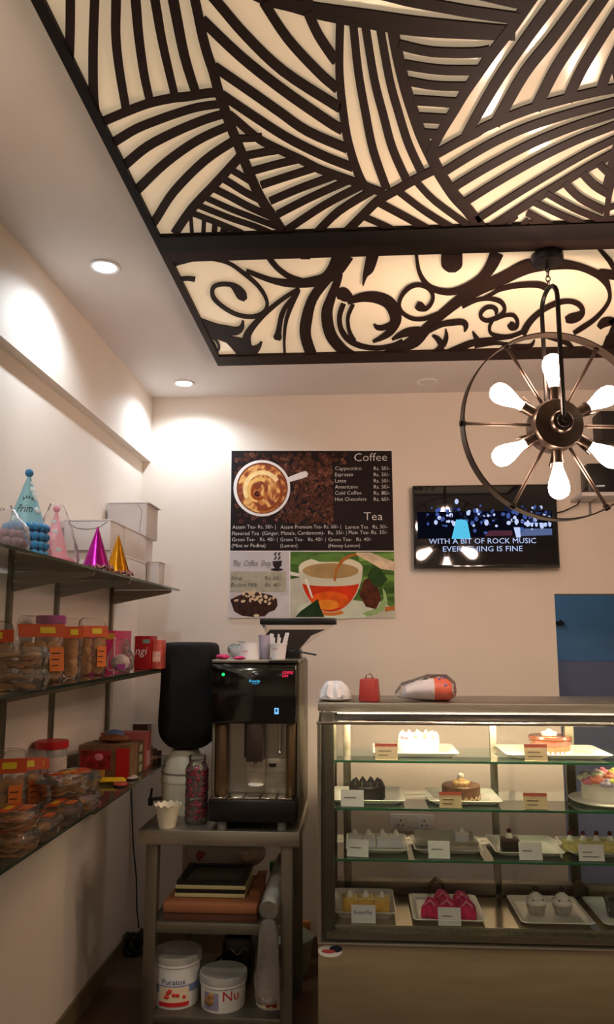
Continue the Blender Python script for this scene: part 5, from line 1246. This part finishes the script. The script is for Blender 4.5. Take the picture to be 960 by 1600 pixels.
# red box with lettering, its face towards the room
yq = YAT(209,-.87,1.37); x0, x1 = XAT(210,yq,1.37), XAT(235,yq,1.37); h = ZAT(994, x0, yq)-Z2
t = thing('snack_box', 'red snack box with white script near the corner end of the shelf', 'box', (x0, yq, Z2+e_))
MB().box(0, x1-x0, 0, .10, 0, h).build('carton', mat('deep_red_box', (170,22,28), .45), t, bevel=.002)
text('ngi', K['wink'], t, (x1-x0)*.75, .032, ((x1-x0)*.06, -.0008, h*.44), shear=.2)
MB().box((x1-x0)*.5, (x1-x0)*.95, -.001, 0, h*.78, h*.9).build('teal_oval', mat('teal_print', (130,170,160), .5), t)
MB().box(-.004, .0, -.001, .10, 0, h).build('white_side', K['wink'], t)
x2, x3 = XAT(237,yq+.02,1.37), XAT(252.5,yq+.02,1.37)
t = thing('snack_packet', 'pinkish red printed packet leaning beside the red snack box', 'packet', (x2, yq+.02, Z2+e_)); h = ZAT(1000,x2,yq)-Z2
MB().box(.001, x3-x2, 0, .07, 0, h).build('packet', mat('coral_print', (206,92,78), .45, var=.3, scale=40), t, bevel=.004)
MB().box(.004, x3-x2-.004, -.001, 0, h*.25, h*.6).build('pale_print', mat('pale_pink_ink', (226,180,160), .5, var=.2, scale=60), t)
# lowest shelf
def P1(px, X, dz=.03): q = pos(px, X, Z1+dz); return (q.x, q.y, Z1+e_)
for k, (px, X) in enumerate(((14,-.85),(52,-.85),(88,-.85),(118,-.85))):
    q = P1(px, X); y = q[1]
    lb = ('cookie tub at the open end of the lowest shelf front row', 'second cookie tub along the lowest shelf front row', 'third cookie tub along the lowest shelf front row', 'cookie tub under the tilted clamshell in the front row')[k]
    tubpack(lb, (q[0], y, q[2]), .12, .125, .052, 90, seed=10+k)
q = P1(2,-.85); tubpack('cookie tub stacked on the open end tub of the lowest shelf', (-.85, P1(14,-.85)[1]-.005, Z1+.053), .118, .122, .05, 88, seed=15)
q = P1(52,-.85); 
q = P1(118,-.87,.09); tubpack('cookie clamshell with orange side label perched on the front row', (-.865, P1(112,-.85)[1]+.01, Z1+.0545), .17, .12, .06, 62, seed=16, n=10)
for k, (px, lb, ty) in enumerate(((2,'cookie bag with orange header at the open end of the lowest shelf',1), (31,'cookie bag with wide orange header and tag behind the tub row',1), (55,'cookie bag with orange tag beside the red lidded jar',1))):
    bag(lb, (-1.0, YAT(px,-1.0,Z1+.08)+.01, Z1+e_), .12 if k < 2 else .07, .2-.02*k, .05, (22,40,30)[k], 6, 20+k, True, cols=3 if k < 2 else 2)
jx_ = -1.02; jy_ = YAT(81, jx_, Z1+.15)+.0; hj = ZAT(1157, jx_, jy_)-Z1; rj = 25/1200*dist(Vector((jx_,jy_,1.0)))
t = thing('jar', 'clear jar with a red screw lid on the lowest shelf', 'jar', (jx_, jy_, Z1+e_))
MB().lathe([(0,0),(rj*.9,0),(rj*.94,.008),(rj*.94,hj-.035),(rj*.85,hj-.02)], 28).build('body', K['milky'], t)
MB().lathe([(0,hj-.024),(rj,hj-.024),(rj*1.02,hj-.02),(rj*1.02,hj-.003),(rj*.97,hj),(0,hj)], 32).build('lid', mat('lid_red', (190,24,34), .35), t)
MB().lathe([(rj*.95,.03),(rj*.95,hj-.05)], 28, cap=False).build('label', mat('pale_label', (196,176,166), .6, var=.12, scale=30), t)
gd = mat('gold_olive_box', (150,116,44), .45, var=.3, scale=18)
def gift(label, x0, x1, y0, y1, z1, mt, z0=Z1, name='gift_box'):
    t = thing(name, label, 'box', ((x0+x1)/2, (y0+y1)/2, z0+e_)); a, b, h = (x1-x0)/2, (y1-y0)/2, z1-z0
    MB().box(-a, a, -b, b, 0, h).build('carton', mt, t, bevel=.0015); return t, a, b, h
yb_ = 2.70; xg = XAT(145, yb_, Z1+.02)
t, a, b, h = gift('flat gold box lying beside the red lidded jar', XAT(105,yb_,Z1+.02), xg, yb_, yb_+.13, Z1+.042, gd)
MB().box(-a*.8, a*.8, -b-.001, -b, h*.25, h*.75).build('front_print', mat('amber_print', (176,140,50), .5, var=.3, scale=40), t)
yb_ = 2.87; x0, x1 = XAT(122,yb_,1.0), XAT(204,yb_,1.0); zbx = ZAT(1165,-.95,yb_)
t, a, b, h = gift('large brown patterned gift box with a window of sweets', x0, x1, yb_, yb_+.1, zbx, mat('brown_print_box', (116,84,56), .5, var=.35, scale=20))
MB().box(-a*.92, a*.25, -b-.001, -b, h*.3, h*.85).build('window_print', mat('red_sweets_print', (150,36,40), .4, var=.6, scale=45), t)
MB().ball((-a*.2,-b-.002,h*.66), .016, 10, 6, (1,.1,.8)).build('sweet_print', K['pinkc'], t)
MB().box(a*.45, a*.95, -b-.001, -b, 0, h*.92).build('red_stripe', K['red'], t)
gA = t
t, a, b, h = gift('narrow dark gift box with pale panels next to the brown one', x0, x1, yb_+.104, yb_+.18, zbx-.004, mat('dark_print_box', (74,58,40), .5, var=.3, scale=20))
for k in range(3): MB().box(a, a+.001, -b*.7, b*.4, h*(.06+.32*k), h*(.28+.32*k)).build('pale_panel', mat('olive_panel', (150,140,104), .5), t)
gB = t
t, a, b, h = gift('rose coloured gift box at the corner end of the lowest shelf', x0+.02, x1+.004, yb_+.186, yb_+.27, zbx+.022, mat('rose_box', (150,74,70), .5, var=.2, scale=20))
MB().box(a, a+.001, -b*.5, b*.8, h*.1, h*.5).build('pale_panel', mat('pale_rose', (190,140,130), .5), t)
xs_ = XAT(170,2.79,Z1+.03); t = thing('sweet_packet', 'bright yellow sachet lying before the brown gift box', 'packet', (xs_, 2.79, Z1+e_), 8)
MB().loft([[(x,y*k,z*k+.011) for y,z in ((-.02,0),(0,.012),(.02,0),(0,-.010))] for x, k in ((-.062,.3),(-.052,.95),(0,1),(.052,.95),(.062,.3))]).build('sachet', mat('yellow_foil', (220,186,44), .35), t)
t = thing('sweet_packet', 'brown wrapped sweet packet lying on the large gift box', 'packet', (gA.location.x+.01, gA.location.y+.03, zbx+.001), 10)
MB().ball((0,0,.014), .5, 12, 6, (.12,.06,.028)).jitter(.003).build('wrapper', mat('brown_wrapper', (122,72,46), .4, var=.3, scale=40), t)
t = thing('sweet_packet', 'small blue packet on top of the dark gift box', 'packet', (gB.location.x-.01, gB.location.y, zbx-.003), 10)
MB().ball((0,0,.022), .5, 12, 6, (.08,.05,.044)).jitter(.002).build('wrapper', mat('blue_wrapper', (84,104,146), .4), t)
xk = XAT(219,3.4,1.05)
t = thing('small_carton', 'little white and brown carton behind the rose gift box', 'box', (xk, 3.42, Z1+e_)); h = ZAT(1132, xk, 3.4)-Z1
MB().box(-.04,.045,0,.04,0,h).build('carton', K['carton'], t); MB().box(-.036,.028,-.001,0,h*.76,h*.97).build('brown_panel', mat('brown_panel', (126,86,72), .6), t)
for k in range(4):
    x_ = -.85+.010*k; y_ = YAT(222+k*7,x_,Z1+.04)+.05
    t = thing('chocolate_bar', 'slim wrapped chocolate bar standing at the shelf corner end', 'chocolate bar', (x_, y_, Z1+e_), 20, 'slim chocolate bars at the shelf end'); t['label'] = ('slim reddish brown wrapped bar, tallest at the shelf corner end','slim pinkish wrapped bar standing at the shelf corner end','slim brown wrapped bar standing at the shelf corner end','shortest slim dark wrapped bar at the shelf corner end')[k]
    MB().box(-.012,.012,-.006,.006,0,.085-.012*k).build('wrapper', mat('bar_wrapper', ((118,64,58),(150,104,92),(92,64,46),(60,50,42))[k], .5), t, bevel=.002)
    MB().box(-.012,.012,-.0066,-.006,.02,.045-.006*k).build('band', mat('bar_band', (196,160,140), .5), t)
for k, (px, c) in enumerate(((188,(196,92,80)),(205,(196,190,190)))):
    x_ = -.83; t = thing('sweet_packet', ('small red and white sachet lying flat near the shelf edge','small silvery sachet lying flat near the shelf edge')[k], 'packet', (x_, YAT(px,x_,Z1), Z1+e_), 20)
    MB().ball((0,0,.006), .5, 12, 6, (.05,.09,.011)).jitter(.0012).build('sachet', mat('flat_sachet', c, .35), t)

# ---- plug, leads, adaptor on the wall near the corner
xp = -1.0; 
p = onY(189, 1072, 3.77)
t = thing('wall_plug', 'black plug adaptor in a socket on the back wall under the middle shelf', 'plug', (p.x, YB, p.z))
MB().box(-.04,.03,-.012,0,-.03,.045).build('socket_plate', K['white'], t, bevel=.002)
MB().box(-.03,.03,-.045,-.012,-.012,.012).build('adaptor', K['blk'], t, bevel=.006)
def wire(label, pts, r=.0035):
    o = MB().tube(pts, r, 6).build('power_lead', K['cable']); tag(o, label, 'power lead')
def bw(x, y, d=.012): q = onY(x, y, YB-d); return (q.x, q.y, q.z)
wire('long black power lead hanging down to the adaptor near the floor', [bw(197,1068,.04),bw(205,1075,.03),bw(208,1090,.015),bw(206,1120),bw(205,1160),bw(204,1200),bw(206,1260),bw(208,1320),bw(213,1370),bw(214,1420,.02),bw(217,1450,.03)])
wire('short curved black power lead dropping behind the gift boxes', [bw(198,1073,.04),bw(200,1085,.03),bw(199,1096,.015),bw(192,1110),bw(190,1125),bw(191,1145),bw(192,1165,.014)])
q = onY(210, 1468, 3.74)
t = thing('coiled_adaptor', 'tangled black adaptor and coiled lead near the floor by the table', 'adaptor', (q.x, 3.75, q.z-.05))
MB().box(-.02,.02,-.025,.03,.02,.09).xf(Matrix.Rotation(R(25),4,'Y')).build('brick', K['blk'], t, bevel=.005)
rb = random.Random(31); pts = []
for k in range(60):
    a = k*.62; pts.append((.028*math.cos(a)*(1-.2*rb.random())-.01+.015*math.sin(k*.2), -.028+.012*math.sin(k*.9), .035+.04*math.sin(a)+.012*math.sin(k*.3)))
MB().tube(pts, .0038, 6).build('coiled_lead', K['cable'], t)
